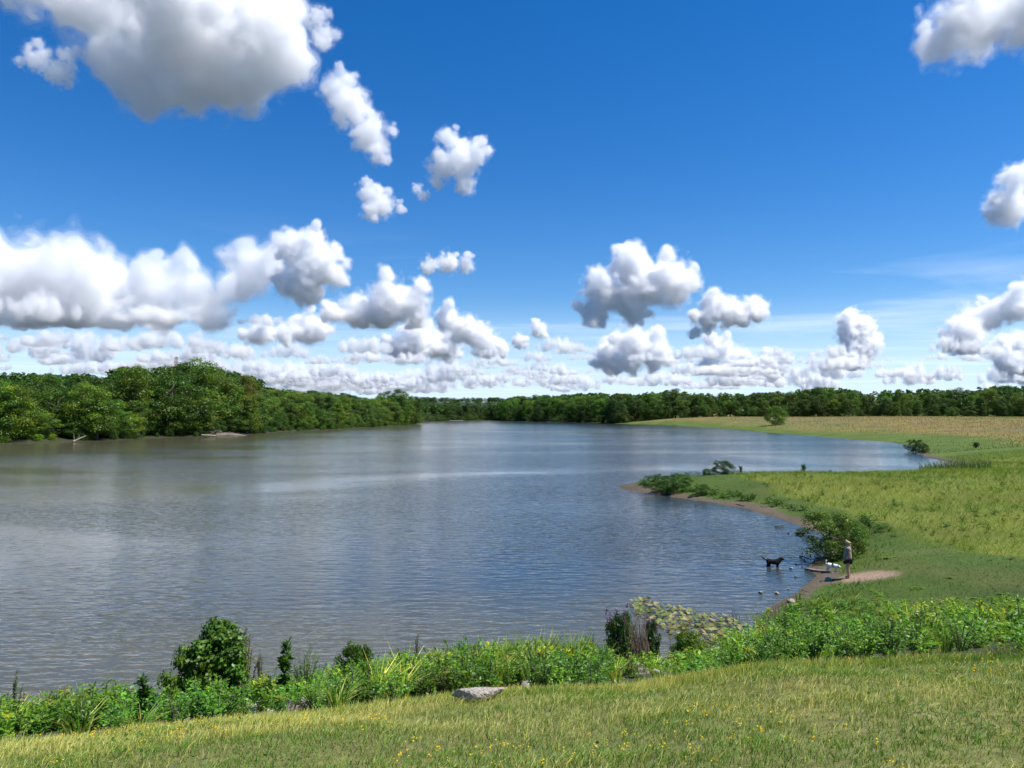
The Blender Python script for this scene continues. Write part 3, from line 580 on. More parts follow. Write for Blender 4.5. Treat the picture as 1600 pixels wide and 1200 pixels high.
loosestrife(972, 21.2, 952, .55, 'purple loosestrife in bloom against the lily pads'); loosestrife(1018, 21.4, 962, .3, 'thin faded loosestrife behind the dead brown brush'); loosestrife(745, 19.3, 1012, .35, 'small purple-flowered plant among the green weeds')
# dead brush and bleached stalks
def twigs(px, Y, ytop, n, hw, label, mat, seed, name='dead_brush'):
    x = at_depth(px, 1000, Y)[0]; z = gz(x, Y); h = at_depth(px, ytop, Y)[2] - z; r = np.random.default_rng(seed); tl = []
    for i in range(n):
        a = r.uniform(0, 6.28); rr = hw * r.uniform(.1, 1); e = np.array((rr * math.cos(a), rr * math.sin(a), h * r.uniform(.55, 1))); m = e * .5 + r.normal(0, .12 * h, 3) * (1, 1, .3); tl.append((bez(e * (.15, .15, 0) - (0, 0, .03), m, e, 5), np.linspace(.012, .004, 5)))
    o = link(bpy.data.objects.new(name, tubes_mesh(name, tl, mat, 4))); o.location = (x, Y, z); return tag(o, label, 'brush')
twigs(1000, 20.4, 962, 75, .42, 'tangled brown dead brush beside the purple loosestrife', DEAD, 5)
twigs(1013, 20.2, 965, 2, .12, 'single bleached dead stalk leaning by the brown brush', PALEWOOD, 6, 'dead_stalk'); twigs(1058, 20.6, 985, 4, .35, 'few pale dry stalks over the gap of open water', PALEWOOD, 7, 'dead_stalk'); twigs(1112, 22, 985, 22, .5, 'grey dead twigs at the edge of the lily pads', DEAD, 8)

# ------------------------------------------------------------------ grass
def blade_field(name, X, Y, ln, wd, lean, cols, two=True, seed=0, label='', mat=BLADE):
    r = np.random.default_rng(seed); n = len(X); Z = terrain(X, Y) - .01; a = r.uniform(0, 6.28, n); p0 = np.stack((X, Y, Z), 1); d = np.stack((np.cos(a), np.sin(a), np.zeros(n)), 1) * lean[:, None]; s = np.stack((-np.sin(a + .9), np.cos(a + .9), np.zeros(n)), 1) * wd[:, None]; l = ln[:, None]
    if two:
        mid = p0 + (d * .5 + (0, 0, .85)) * l * .55; tip = mid + (d * 1.5 + (0, 0, .6)) * l * .45
        Q = np.concatenate((np.stack((p0 - s, p0 + s, mid + s * .8, mid - s * .8), 1), np.stack((mid - s * .8, mid + s * .8, tip + s * .1, tip - s * .1), 1))); cols = np.concatenate((cols, cols))
    else:
        tip = p0 + (d + (0, 0, .9)) * l; Q = np.stack((p0 - s, p0 + s, tip + s * .15, tip - s * .15), 1)
    return tag(link(bpy.data.objects.new(name, quads_mesh(name, Q, cols, [mat]))), label, 'grass', kind='stuff')
r = np.random.default_rng(99)
def mown_pts(n, ylo, yhi):
    Y = r.uniform(ylo, yhi, n); X = r.uniform(-1, 1, n) * (.8 * Y + 2.2); t = toe(X, Y); k = t > 11.7 + EDGE(X) + r.normal(0, .35, n); return X[k], Y[k]
def mown_cols(X, Y):
    n = fbm(X * .9, Y * .9, 51, 4); n2 = fbm(X * .3 + 9, Y * .3, 52, 3); g = np.array(G1); st = np.array(STRAW); m = len(X)
    straw = r.random(m) < np.clip(.46 + (n - .5) * 2.4 + (n2 - .5) * 1.2 - .02 * np.maximum(X, 0), .08, .92)
    c = np.where(straw[:, None], st[r.integers(0, 3, m)] * .95, g[r.integers(0, 3, m)] * (.95, 1.0, .95)); return c * r.uniform(.85, 1.45, (m, 1)), n
X, Y = mown_pts(140000, 2.2, 7.2); c, n = mown_cols(X, Y); m = len(X)
blade_field('mown_grass', X, Y, r.uniform(.04, .1, m) * (.6 + .8 * n), r.uniform(.0013, .0028, m), r.uniform(.1, 1.3, m), c, True, 1, 'short dry mown grass on the crest of the bank, mixed straw and green')
X, Y = mown_pts(300000, 7.2, 14); c, n = mown_cols(X, Y); m = len(X)
blade_field('mown_grass', X, Y, r.uniform(.04, .1, m) * (.6 + .8 * n), r.uniform(.002, .004, m), r.uniform(.1, 1.2, m), c, False, 2, 'short mown grass running along the edge of the weeds')
# clover-like green patches and little yellow flowers
X, Y = mown_pts(9000, 2.5, 12); n = fbm(X * 1.1, Y * 1.1, 61, 3); k = n > .55; X, Y = X[k], Y[k]; m = len(X)
pp = np.stack((X, Y, terrain(X, Y) + r.uniform(.02, .06, m)), 1); ax = unit(r.normal(0, 1, (m, 3)) * (1, 1, .3)); ln = r.uniform(.018, .035, m)
tag(link(bpy.data.objects.new('clover', quads_mesh('clover', leaf_quads(pp, ax, unit(r.normal(0, .3, (m, 3)) + (0, 0, 1)), ln, ln * .45), np.array((.06, .12, .02)) * r.uniform(.7, 1.3, (m, 1)), [LEAF]))), 'small green clover leaves scattered through the mown grass', 'clover', kind='stuff')
X, Y = mown_pts(1900, 2.5, 12); n = fbm(X * .7, Y * .7, 62, 3); k = n > .52; X, Y = X[k], Y[k]; Z = terrain(X, Y) + r.uniform(.05, .09, len(X)); Q, C = [], []
for x, y, z in zip(X, Y, Z):
    n = int(r.integers(3, 8)); p = np.array((x, y, z)) + r.normal(0, .012, (n, 3)); ax = unit(r.normal(0, 1, (n, 3)) * (1, 1, .4)); ln = r.uniform(.007, .014, n); Q.append(leaf_quads(p, ax, unit(r.normal(0, .4, (n, 3)) + (0, -.4, 1)), ln, ln * .5)); C.append(np.array((.75, .5, .03)) * r.uniform(.7, 1.1, (n, 1)))
tag(link(bpy.data.objects.new('yellow_flowers', quads_mesh('yellow_flowers', np.concatenate(Q), np.concatenate(C), [PETAL]))), 'tiny yellow flowers dotted through the mown grass', 'flowers', kind='stuff')
# meadow and mown strip of the spit
def meadow_pts(n, x0, x1, y0, y1, p=1.0):
    Y = y0 + (y1 - y0) * r.random(n) ** p; X = r.uniform(x0, x1, n); sd = lake_sd(X, Y); return X, Y, sd, toe(X, Y)
X, Y, sd, t = meadow_pts(90000, 10, 60, 22, 101, 1.25); k = (sd > np.where(Y < 42, 1.3, 2.1)) & (t < .6) & (X < 24.3 + (fbm(X * .3, Y * .3, 41, 3) - .5) * 4) & (np.hypot((X - 16.4) * .8, (Y - 34.9)) * 1.25 > 1.7); X, Y, sd = X[k], Y[k], sd[k]; m = len(X); n = fbm(X * .3, Y * .3, 71, 3)
edge = smooth(4.5, 2, sd); c = np.array((.075, .125, .016)) * (1 + (n[:, None] - .5) * (2.0, 1.1, .6)) * r.uniform(.7, 1.3, (m, 1))
blade_field('meadow_grass', X, Y, r.uniform(.05, .12, m) * (1 + 2.6 * edge), r.uniform(.008, .018, m), r.uniform(.3, 1.3, m), c, False, 3, 'short dark-green grass of the mown strip along the gravel shore')
X, Y, sd, t = meadow_pts(190000, 10, 95, 24, 130, 1.15); k = (sd > 1.5) & (t < 0) & (X > 24.3 + (fbm(X * .3, Y * .3, 41, 3) - .5) * 4); X, Y = X[k], Y[k]; m = len(X); n = fbm(X * .15, Y * .15, 72, 4); n3 = fbm(X * .5, Y * .5, 73, 3)
c = np.where((n3 > .6)[:, None], (.22, .2, .045), (.165, .215, .024)) * (1 + (n[:, None] - .5) * (1.4, .7, .3)) * r.uniform(.7, 1.3, (m, 1))
blade_field('tall_grass', X, Y, r.uniform(.25, .6, m) * (.5 + .9 * n), r.uniform(.006, .018, m), r.uniform(.3, 1.4, m), c, False, 4, 'tall yellow-green meadow grass beyond the mown strip')
X, Y, sd, t = meadow_pts(90000, 40, 420, 140, 520, 1.6); k = (sd > 1) & (X / Y > .1) & (Y < 1.45 * (470 - .3 * X)); X, Y, sd = X[k], Y[k], sd[k]; m = len(X); n = fbm(X * .05, Y * .02, 31, 4); gr = smooth(26, 9, sd + (n - .5) * 30)[:, None]
c = (np.array((.185, .15, .04)) * (1 - gr) + np.array((.1, .16, .022)) * gr) * r.uniform(.88, 1.12, (m, 1)) * (1 + (fbm(X * .08, Y * .03, 33, 3)[:, None] - .5) * (.4, .8, .5))
blade_field('field_grass', X, Y, r.uniform(.2, .45, m) * (.45 + .55 * (1 - gr[:, 0])), r.uniform(.05, .12, m), r.uniform(.3, 1.2, m), c, False, 5, 'tan seeding grass of the far field with a green strip by the shore')
# reeds at the end of the bay
X, Y = r.uniform(50, 68, 4200), r.uniform(95, 105, 4200); k = (np.hypot((X - 59) / 4.6, (Y - 99.5) / 2.6) < 1); X, Y = X[k], Y[k]; m = len(X)
Qr = blade_field('reed_clump', X, Y, r.uniform(.9, 2.9, m) * (1.1 - .45 * np.hypot((X - 59) / 4.6, (Y - 99.5) / 2.6)), r.uniform(.02, .045, m), r.uniform(.1, .6, m), np.array((.16, .18, .08)) * r.uniform(.5, 1.6, (m, 1)), True, 6, 'dense clump of tall grey-green reeds at the end of the bay'); del Qr['kind']; Qr['category'] = 'reeds'
X, Y = [], []
for px, py in ((1138, 972), (1142, 968), (1200, 985), (1215, 975), (1225, 965), (1240, 958), (1190, 990), (1250, 950)):
    p = on_plane(px, py, 0); X += list(p[0] + r.normal(0, .25, 16)); Y += list(p[1] + r.normal(0, .25, 16))
X, Y = np.array(X), np.array(Y); m = len(X)
blade_field('water_grass', X, Y, r.uniform(.4, .95, m), r.uniform(.006, .012, m), r.uniform(.02, .3, m), np.array((.08, .11, .04)) * r.uniform(.6, 1.4, (m, 1)), True, 7, 'thin rushes standing in the shallows beside the lily pads')
print('grass', round(time.time() - T0, 1), flush=True)

# ------------------------------------------------------------------ rocks, driftwood, lily pads
def rock_mesh(seed, mat, flat=.6, name='rock'):
    bm = bmesh.new(); bmesh.ops.create_icosphere(bm, subdivisions=3, radius=1); r = np.random.default_rng(seed); cut = [(unit(r.normal(0, 1, 3)), r.uniform(.55, .85)) for _ in range(9)]
    for v in bm.verts:
        p = np.array(v.co)
        for n, d in cut:
            e = p @ n - d
            if e > 0: p = p - n * e * .9
        p = p * (1 + .08 * math.sin(5 * p[0] + seed) * math.cos(4 * p[1])); v.co = p * (1, .8, flat)
    me = bpy.data.meshes.new(name); bm.to_mesh(me); bm.free(); me.materials.append(mat)
    me.polygons.foreach_set('use_smooth', np.ones(len(me.polygons), bool)); return me
def rock(px, py, wpx, mat, label, seed, flat=.6, lift=0., z=None, name='rock'):
    p = ground(px, py) if z is None else on_plane(px, py, z); w = wpx / FPX * p[1] / 2
    o = link(bpy.data.objects.new(name, rock_mesh(seed, mat, flat))); o.location = (p[0], p[1], p[2] + w * flat * .25 + lift); o.scale = (w,) * 3; o.rotation_euler = (0, 0, pyr.uniform(0, 6)); return tag(o, label, 'rock')
for i, a in enumerate(((1245, 882, 5, WETSTONE, 'small dark wet rock in the shallows behind the flat stone'), (1257, 877, 6, WETSTONE, 'dark rock at the foot of the large bush'), (1254, 886, 3, WETSTONE, 'tiny dark stone between the two dark rocks'), (1236, 889, 8, STONE, 'flat grey stone awash near the wading dog'),
        (1243, 902, 5, STONE, 'small brown stone off the muddy beach'), (1232, 921, 5, PALESTONE, 'whitish stone standing out of the shallows'), (1213, 928, 9, PALESTONE, 'tan flat-topped stone beside the whitish stone'), (1188, 927, 9, STONE, 'half-drowned pale stone lying out from the rushes'),
        (1236, 941, 14, PALESTONE, 'largest tan stone at the weedy waterline'), (1205, 956, 6, PALESTONE, 'low pale stone among the rushes'), (1268, 884, 5, PALESTONE, 'pale stone at the end of the plank'), (1294, 907, 13, STONE, 'angular grey rock on the muddy beach near the person'), (1285, 909, 7, STONE, 'smaller rock touching the angular rock on the beach'),
        (1193, 872, 3, WETSTONE, 'tiny dark stone alone in open water behind the dog'), (1246, 828, 4, WETSTONE, 'dark stone at the gravel edge of the spit'), (1088, 790, 4, WETSTONE, 'small dark stone just off the spit gravel'), (1232, 834, 4, WETSTONE, 'dark stub poking from the water by the spit'))):
    rock(*a, seed=i + 1, lift=.01)
for i, (px, Y, w, mat, flat, lab) in enumerate(((988, 16.5, 44, PINKSTONE, .7, 'purplish boulder under the dead brown brush'), (1028, 13.0, 22, PALESTONE, .6, 'pale broken stone at the edge of the mown grass'), (463, 12.2, 36, PINKSTONE, .8, 'reddish boulder among weeds below the bright feathery bush'), (461, 11.0, 38, PINKSTONE, .75, 'purple-grey boulder lower in front of the reddish boulder'),
        (305, 10.9, 30, STONE, .7, 'grey stone in the shade under the tall dark bush'), (404, 13.5, 46, PALESTONE, .5, 'flat pale rock behind the tan seed-headed plant'), (824, 11.6, 20, PALESTONE, .3, 'small pale slab beside the long bare slab'), (885, 12.5, 30, STONE, .6, 'brown stone half buried under the weeds'), (1322, 17.5, 30, PINKSTONE, .6, 'pinkish stone showing among the weeds of the wide bank'), (1370, 17, 22, PINKSTONE, .6, 'small pinkish stone beside the other pinkish stone'))):
    x = at_depth(px, 1000, Y)[0]; o = link(bpy.data.objects.new('boulder', rock_mesh(40 + i, mat, flat))); o.location = (x, Y, gz(x, Y) + .05); sc_ = w / FPX * Y / 2 * 1.25; o.scale = (sc_,) * 3; o.rotation_euler = (pyr.uniform(-.2, .2), pyr.uniform(-.2, .2), pyr.uniform(0, 6)); tag(o, lab, 'boulder')
def slab():
    p = ground(745, 1097); me = rock_mesh(77, PALESTONE, .28, 'stone_slab'); o = link(bpy.data.objects.new('stone_slab', me)); w = 46 / FPX * p[1]; o.location = (p[0], p[1] + .1, gz(p[0], p[1] + .1) + .06); o.scale = (w * 1.15, w * .75, w); o.rotation_euler = (-.2, .0, .16); tag(o, 'long bare pale stone slab between mown grass and weeds', 'slab')
slab()
def log(name, a, b_, r0, r1, mat, label, cat='log', bend=.05, sides=8, sub=()):
    a, b_ = np.array(a, float), np.array(b_, float); m = (a + b_) / 2 + (0, 0, bend); tl = [(bez(a, m, b_, 7), np.linspace(r0, r1, 7) * (1 + .12 * np.sin(np.arange(7) * 2.3)))]
    o = link(bpy.data.objects.new(name, tubes_mesh(name, tl, mat, sides))); tag(o, label, cat)
    for k, (t, d, l, rr) in enumerate(sub):
        p = a * (1 - t) + b_ * t; q = p + np.array(d) * l; link(bpy.data.objects.new('branch', tubes_mesh('branch', [(bez(p, (p + q) / 2 + (0, 0, .1 * l), q, 5), np.linspace(rr, rr * .3, 5))], mat, 5)), o)
    return o
a, b_ = on_plane(1258, 889, .06), on_plane(1302, 895, .12)
def plank():
    d = b_ - a; d /= np.linalg.norm(d); s_ = np.cross(d, (0, 0, 1)); V = []
    n = 7
    for i in range(n):
        p = a + (b_ - a) * i / (n - 1) + (0, 0, .012 * math.sin(i * 2)); w = .085 + .012 * math.sin(i * 3.1)
        for e, z in ((-1, -.05), (1, -.05), (1, .05), (-1, .05)): V.append(p + s_ * w * e + (0, 0, z))
    F = [(0, 3, 2, 1), ((n - 1) * 4, (n - 1) * 4 + 1, (n - 1) * 4 + 2, (n - 1) * 4 + 3)]
    for i in range(n - 1):
        for k in range(4): F.append((i * 4 + k, i * 4 + (k + 1) % 4, i * 4 + 4 + (k + 1) % 4, i * 4 + 4 + k))
    tag(link(bpy.data.objects.new('plank', raw_mesh('plank', np.array(V), F, [PALEWOOD]))), 'weathered plank lying in the mud beside the small white dog', 'plank')
plank()
log('driftwood_stick', on_plane(1253, 922, .03), on_plane(1275, 931, .06), .03, .02, BARK, 'dark thin stick on the mud near the rushes', 'stick'); log('driftwood_stick', on_plane(1228, 955, .05), on_plane(1252, 962, .15), .035, .02, BARK, 'dark branch stuck in the weeds by the largest tan stone', 'stick')
log('driftwood_stick', on_plane(1243, 833, .03), on_plane(1262, 834, .05), .05, .04, BARK, 'dark floating stick next to the big bush', 'stick'); log('driftwood_stick', on_plane(1211, 822, .03), on_plane(1224, 821, .05), .05, .04, BARK, 'short dark stick floating off the gravel spit', 'stick'); log('driftwood_stick', on_plane(1250, 869, .03), on_plane(1263, 873, .08), .05, .03, BARK, 'dark twig reaching from the big bush over water', 'stick')
log('driftwood_stick', on_plane(1150, 788, .12), on_plane(1163, 790, .14), .05, .04, PALEWOOD, 'pale stick lying on the gravel of the spit', 'stick')
# heap and fallen wood on the wooded bank
hp = on_plane(357, 680.5, 0); heap = empty('driftwood_heap', hp); tag(heap, 'pale gravel and driftwood heap at the foot of the dark shore trees', 'heap')
mm_h = rock_mesh(91, simple('gravel_heap', (.17, .14, .11), .95, .5, 14, 1.0, 8), .3, 'mound'); mo = link(bpy.data.objects.new('mound', mm_h), heap); mo.scale = (6.5, 4, 3.6)
for i in range(16):
    a_ = np.array((pyr.uniform(-7, 4), pyr.uniform(-3.2, -.5), pyr.uniform(.3, 1.2))); e = a_ + np.array((pyr.uniform(-3, 3), pyr.uniform(-1, 1), pyr.uniform(-.3, 1.6))); link(bpy.data.objects.new('branch', tubes_mesh('branch', [(bez(a_, (a_ + e) / 2 + (0, 0, .3), e, 5), np.linspace(.1, .04, 5))], PALEWOOD, 5)), heap)
log('fallen_log', on_plane(314, 679.5, 1.0), on_plane(336, 681, .3), .22, .3, PALEWOOD, 'pale fallen trunk sticking out over the water from the driftwood heap')
log('fallen_branch', on_plane(114, 690, .2), at_depth(134, 681, on_plane(114, 690)[1] - 1), .22, .1, PALEWOOD, 'grey fallen branch leaning out of the water under the light-green tree', 'branch', .1, 7, ((.1, (-.1, 0, 1), 2.2, .1), (.45, (.1, 0, 1), 1.3, .08)))
def snag(px, yb, yt, off, label, seed):
    Yd = float(np.interp(px, LLA, LLY)) + off
    b0 = at_depth(px, yb, Yd); t0 = at_depth(px, yt, Yd); r = np.random.default_rng(seed); h = t0[2] - b0[2]; o = empty('dead_tree', (b0[0], b0[1], b0[2])); tag(o, label, 'dead tree')
    z0 = gz(b0[0], b0[1]) - b0[2]
    link(bpy.data.objects.new('trunk', tubes_mesh('trunk', [(bez((0, 0, z0 - .2), (.3, 0, h * .5), (-.2, 0, h), 7), np.linspace(.3, .08, 7))], PALEWOOD, 6)), o)
    for i in range(5):
        z = h * r.uniform(.3, .8); e = np.array((r.uniform(-1, 1) * 2.4, r.uniform(-1, .2) * 1.5, z + h * r.uniform(.15, .35))); link(bpy.data.objects.new('branch', tubes_mesh('branch', [(bez((0, 0, z), (e[0] * .6, e[1] * .6, z + .3), e, 5), np.linspace(.13, .04, 5))], PALEWOOD, 5)), o)
snag(222, 672, 640, 3, 'pale bare dead trunk behind the small yellow tree', 1); snag(356, 672, 622, 7, 'forked grey dead trunk above the driftwood heap', 2); snag(333, 672, 640, 4, 'straight grey dead stem rising next to the driftwood heap', 3)
# lily pads
lp = [on_plane(*q)[:2] for q in ((986, 942), (1010, 938), (1030, 948), (1060, 950), (1090, 962), (1135, 965), (1162, 976), (1150, 992), (1125, 1005), (1095, 1015), (1065, 1003), (1040, 985), (1012, 972), (992, 960))]; lp = np.array(lp)
def inside(x, y, poly):
    c = False; n = len(poly)
    for i in range(n):
        (x0, y0), (x1, y1) = poly[i], poly[(i + 1) % n]
        if (y0 > y) != (y1 > y) and x < (x1 - x0) * (y - y0) / (y1 - y0) + x0: c = not c
    return c
patch = empty('water_lily_patch', (lp[:, 0].mean(), lp[:, 1].mean(), 0)); tag(patch, 'patch of pale yellow-green lily pads on the water below the bank', 'lily pads')
PCOL = [(.19, .21, .06), (.25, .24, .085), (.14, .18, .045), (.3, .25, .12), (.1, .15, .035), (.3, .17, .05)]; pads = []
for ci, c0 in enumerate(PCOL):
    for v in range(2):
        r = np.random.default_rng(ci * 7 + v); n = 12; V = [(0, 0, -.025)]; 
        for k in range(n):
            w = .35 + (2 * math.pi - .7) * k / (n - 1); q = 1 + .06 * math.sin(3 * w + v); V.append((q * math.cos(w), .85 * q * math.sin(w), (.16 + .12 * v) * abs(math.sin(w + v)) ** 2 + r.uniform(0, .08)))
        me = raw_mesh('pad', np.array(V), [(0, k, k + 1) for k in range(1, n)], [PAD], np.array(c0) * r.uniform(.85, 1.15)); pads.append(me)
placed = []; tries = 0
while len(placed) < 290 and tries < 9000:
    tries += 1; x, y = pyr.uniform(lp[:, 0].min(), lp[:, 0].max()), pyr.uniform(lp[:, 1].min(), lp[:, 1].max())
    if not inside(x, y, lp) or any((x - q[0]) ** 2 + (y - q[1]) ** 2 < .17 ** 2 for q in placed): continue
    placed.append((x, y)); o = link(bpy.data.objects.new('pad', pads[min(11, int(pyr.triangular(0, 12, 3)))]), patch); s_ = pyr.uniform(.08, .135); o.scale = (s_,) * 3; o.location = (x - patch.location.x, y - patch.location.y, pyr.uniform(.03, .16)); o.rotation_euler = (pyr.gauss(.1, .35), pyr.gauss(0, .35), pyr.uniform(0, 6.28))
print('rocks', len(placed), round(time.time() - T0, 1), flush=True)

# ------------------------------------------------------------------ far structures
STEEL = simple('tower_steel', (.36, .2, .18), .6, .2, 1); GREYROOF = simple('grey_roof', (.3, .3, .31), .7, .15, 2); SIDING = simple('house_siding', (.25, .24, .22), .8, .1, 2); GLASS = simple('dark_glass', (.03, .035, .04), .15, .1, 1); DOCKM = simple('dock_deck', (.55, .53, .5), .8, .15, 1)
def tower():
    Yd = 900; x = at_depth(275, 600, Yd)[0]; top = at_depth(275, 557, Yd)[2]; z0 = gz(x, Yd); H = top - z0; o = empty('lattice_tower', (x, Yd, z0)); tag(o, 'red-brown steel lattice tower tip rising behind the wooded bank', 'tower')
    w = lambda z: 5.5 * (1 - z / H) + .9
    for sx, sy in ((1, 1), (1, -1), (-1, 1), (-1, -1)): link(bpy.data.objects.new('leg', tubes_mesh('leg', [(np.array(((sx * w(0), sy * w(0), 0), (sx * w(H), sy * w(H), H))), (.2, .16))], STEEL, 4)), o)
    z = 0
    while z < H - 3:
        z2 = z + 2.2 * w(z); z2 = min(z2, H); tl = []
        for a in range(4):
            c = ((1, 1), (1, -1), (-1, -1), (-1, 1)); p, q = c[a], c[(a + 1) % 4]
            tl += [(np.array(((p[0] * w(z), p[1] * w(z), z), (q[0] * w(z2), q[1] * w(z2), z2))), (.09, .09)), (np.array(((q[0] * w(z), q[1] * w(z), z), (p[0] * w(z2), p[1] * w(z2), z2))), (.09, .09)), (np.array(((p[0] * w(z2), p[1] * w(z2), z2), (q[0] * w(z2), q[1] * w(z2), z2))), (.09, .09))]
        link(bpy.data.objects.new('bracing', tubes_mesh('bracing', tl, STEEL, 4)), o); z = z2
    for zz, ww in ((H - 2, 3.4), (H - 7, 4.4)):
        link(bpy.data.objects.new('cross_arm', tubes_mesh('cross_arm', [(np.array(((-ww, 0, zz), (0, 0, zz + .5), (ww, 0, zz))), (.2, .4, .2))], STEEL, 4)), o)
tower()
def box(name, lo, hi, mat, parent):
    x0, y0, z0 = lo; x1, y1, z1 = hi; V = [(x0, y0, z0), (x1, y0, z0), (x1, y1, z0), (x0, y1, z0), (x0, y0, z1), (x1, y0, z1), (x1, y1, z1), (x0, y1, z1)]
    return link(bpy.data.objects.new(name, raw_mesh(name, V, [(0, 3, 2, 1), (4, 5, 6, 7), (0, 1, 5, 4), (1, 2, 6, 5), (2, 3, 7, 6), (3, 0, 4, 7)], [mat])), parent)
def house():
    x, y = 164, 521; o = empty('small_house', (x, y, gz(x, y) - .1), .2); tag(o, 'small pale house with grey roof half hidden under trees behind the field', 'house')
    box('wall', (-4, -3, 0), (4, 3, 2.9), SIDING, o)
    V = [(-4.5, -3.5, 2.9), (4.5, -3.5, 2.9), (4.5, 3.5, 2.9), (-4.5, 3.5, 2.9), (-4.5, 0, 4.9), (4.5, 0, 4.9)]; link(bpy.data.objects.new('roof', raw_mesh('roof', V, [(0, 1, 5, 4), (2, 3, 4, 5)], [GREYROOF])), o)
    for wx in (-2.6, 2.2): wn = box('window', (wx - .6, -3.06, 1), (wx + .6, -3.0, 2.2), DOCKM, o); box('pane', (wx - .5, -3.09, 1.1), (wx + .5, -3.06, 2.1), GLASS, wn)
    box('door', (-.5, -3.06, 0), (.5, -3.0, 2.1), GREYROOF, o)
house()
def dock():
    p = on_plane(713, 657.6, 0); o = empty('floating_dock', (p[0], p[1] - 3, 0)); tag(o, 'long pale floating dock under the dark trees at the far end of the lake', 'dock')
    for i in range(6): box('deck_section', (-6.6 + i * 2.2, -1, .25), (-4.5 + i * 2.2, 1, .55), DOCKM, o)
    for sx in (-6.2, 0, 6.2): box('float', (sx - .4, -.8, -.25), (sx + .4, .8, .25), GREYROOF, o)
dock()

# ------------------------------------------------------------------ person and dogs
def skin(name, verts, edges, mat, sub=2, parent=None, root=0, flat=1.0):
    """verts: (x, y, z, r) or (x, y, z, rx, ry)"""
    me = bpy.data.meshes.new(name); me.from_pydata([v[:3] for v in verts], edges, []); o = bpy.data.objects.new(name, me); COL.objects.link(o)
    o.modifiers.new('skin', 'SKIN').use_smooth_shade = True
    for v, d in zip(verts, me.skin_vertices[0].data): d.radius = (v[3] * flat, (v[4] if len(v) > 4 else v[3]) * flat)
    me.skin_vertices[0].data[root].use_root = True
    m = o.modifiers.new('sub', 'SUBSURF'); m.levels = sub; m.render_levels = sub
    dg = bpy.context.evaluated_depsgraph_get(); me2 = bpy.data.meshes.new_from_object(o.evaluated_get(dg)); bpy.data.objects.remove(o); me2.name = name; me2.materials.clear(); me2.materials.append(mat)
    me2.polygons.foreach_set('use_smooth', np.ones(len(me2.polygons), bool))
    return link(bpy.data.objects.new(name, me2), parent)
def chain(*idx): return list(zip(idx[:-1], idx[1:]))
SKINM = simple('skin', (.5, .27, .19), .6, .08, 20); SHIRT = simple('shirt_cotton', (.27, .245, .19), .9, .12, 30); SHORTS = simple('dark_cloth', (.025, .027, .035), .9, .2, 30); HAIR = simple('blonde_hair', (.42, .31, .17), .6, .3, 60); SOLE = simple('sandal', (.1, .05, .045), .8, .2, 20)
pp = ground(1325, 903); per = empty('person', (pp[0], pp[1], gz(pp[0], pp[1])), R(-12)); per.scale = (1.02,) * 3
tag(per, 'blonde person in khaki T-shirt and dark shorts standing on the muddy beach, hand on hip', 'person')
# faces -X (towards the swimming dog); -Y is the side turned to the camera
BV = [(0, 0, .92, .15, .15), (.0, 0, 1.08, .125, .14), (.01, 0, 1.25, .125, .16), (.015, 0, 1.37, .09, .15), (0, 0, 1.44, .05), (-.015, 0, 1.5, .055), (-.03, 0, 1.57, .085, .075), (-.02, 0, 1.65, .075, .07),
      (0, -.09, .86, .095), (-.015, -.095, .47, .06), (.0, -.1, .28, .055), (.02, -.1, .09, .036), (-.05, -.105, .035, .035), (-.13, -.11, .025, .028),
      (.01, .09, .86, .095), (.0, .1, .47, .06), (.03, .1, .28, .055), (.05, .1, .09, .036), (-.02, .105, .035, .035), (-.1, .115, .025, .028),
      (.015, -.19, 1.36, .055), (.03, -.25, 1.12, .043), (-.1, -.26, .93, .032), (-.14, -.25, .9, .028),
      (.015, .19, 1.36, .055), (.17, .3, 1.15, .042), (.1, .19, .99, .032), (.07, .16, .97, .027)]
BE = chain(0, 1, 2, 3, 4, 5, 6, 7) + chain(0, 8, 9, 10, 11, 12, 13) + chain(0, 14, 15, 16, 17, 18, 19) + chain(3, 20, 21, 22, 23) + chain(3, 24, 25, 26, 27)
body = skin('body', BV, BE, SKINM, 2, per, 0, 1.22)
skin('shirt', [(-.01, 0, .82, .17, .17), (-.01, 0, .95, .175, .18), (0, 0, 1.1, .155, .165), (.01, 0, 1.27, .15, .18), (.015, 0, 1.385, .1, .165), (.005, 0, 1.43, .062), (.015, -.19, 1.365, .075), (.025, -.235, 1.2, .07), (.015, .19, 1.365, .075), (.1, .25, 1.24, .068)], chain(0, 1, 2, 3, 4, 5) + [(4, 6), (6, 7), (4, 8), (8, 9)], SHIRT, 2, per, 0, 1.2)
skin('shorts', [(0, 0, .88, .165, .165), (0, -.09, .8, .115), (-.01, -.098, .6, .1), (.005, .09, .8, .115), (0, .1, .6, .1)], [(0, 1), (1, 2), (0, 3), (3, 4)], SHORTS, 2, per, 0, 1.08)
skin('hair', [(.005, 0, 1.655, .085, .085), (.04, 0, 1.6, .085, .088), (.05, 0, 1.54, .07, .08), (.1, 0, 1.49, .04), (.12, 0, 1.38, .03), (-.045, 0, 1.66, .055, .06)], [(5, 0), (0, 1), (1, 2), (2, 3), (3, 4)], HAIR, 2, per, 0, 1.2)
skin('nose', [(-.1, 0, 1.6, .012), (-.13, 0, 1.575, .016), (-.11, 0, 1.565, .012)], chain(0, 1, 2), SKINM, 1, per)
EYE = simple('eye', (.05, .04, .035), .3, .1, 5)
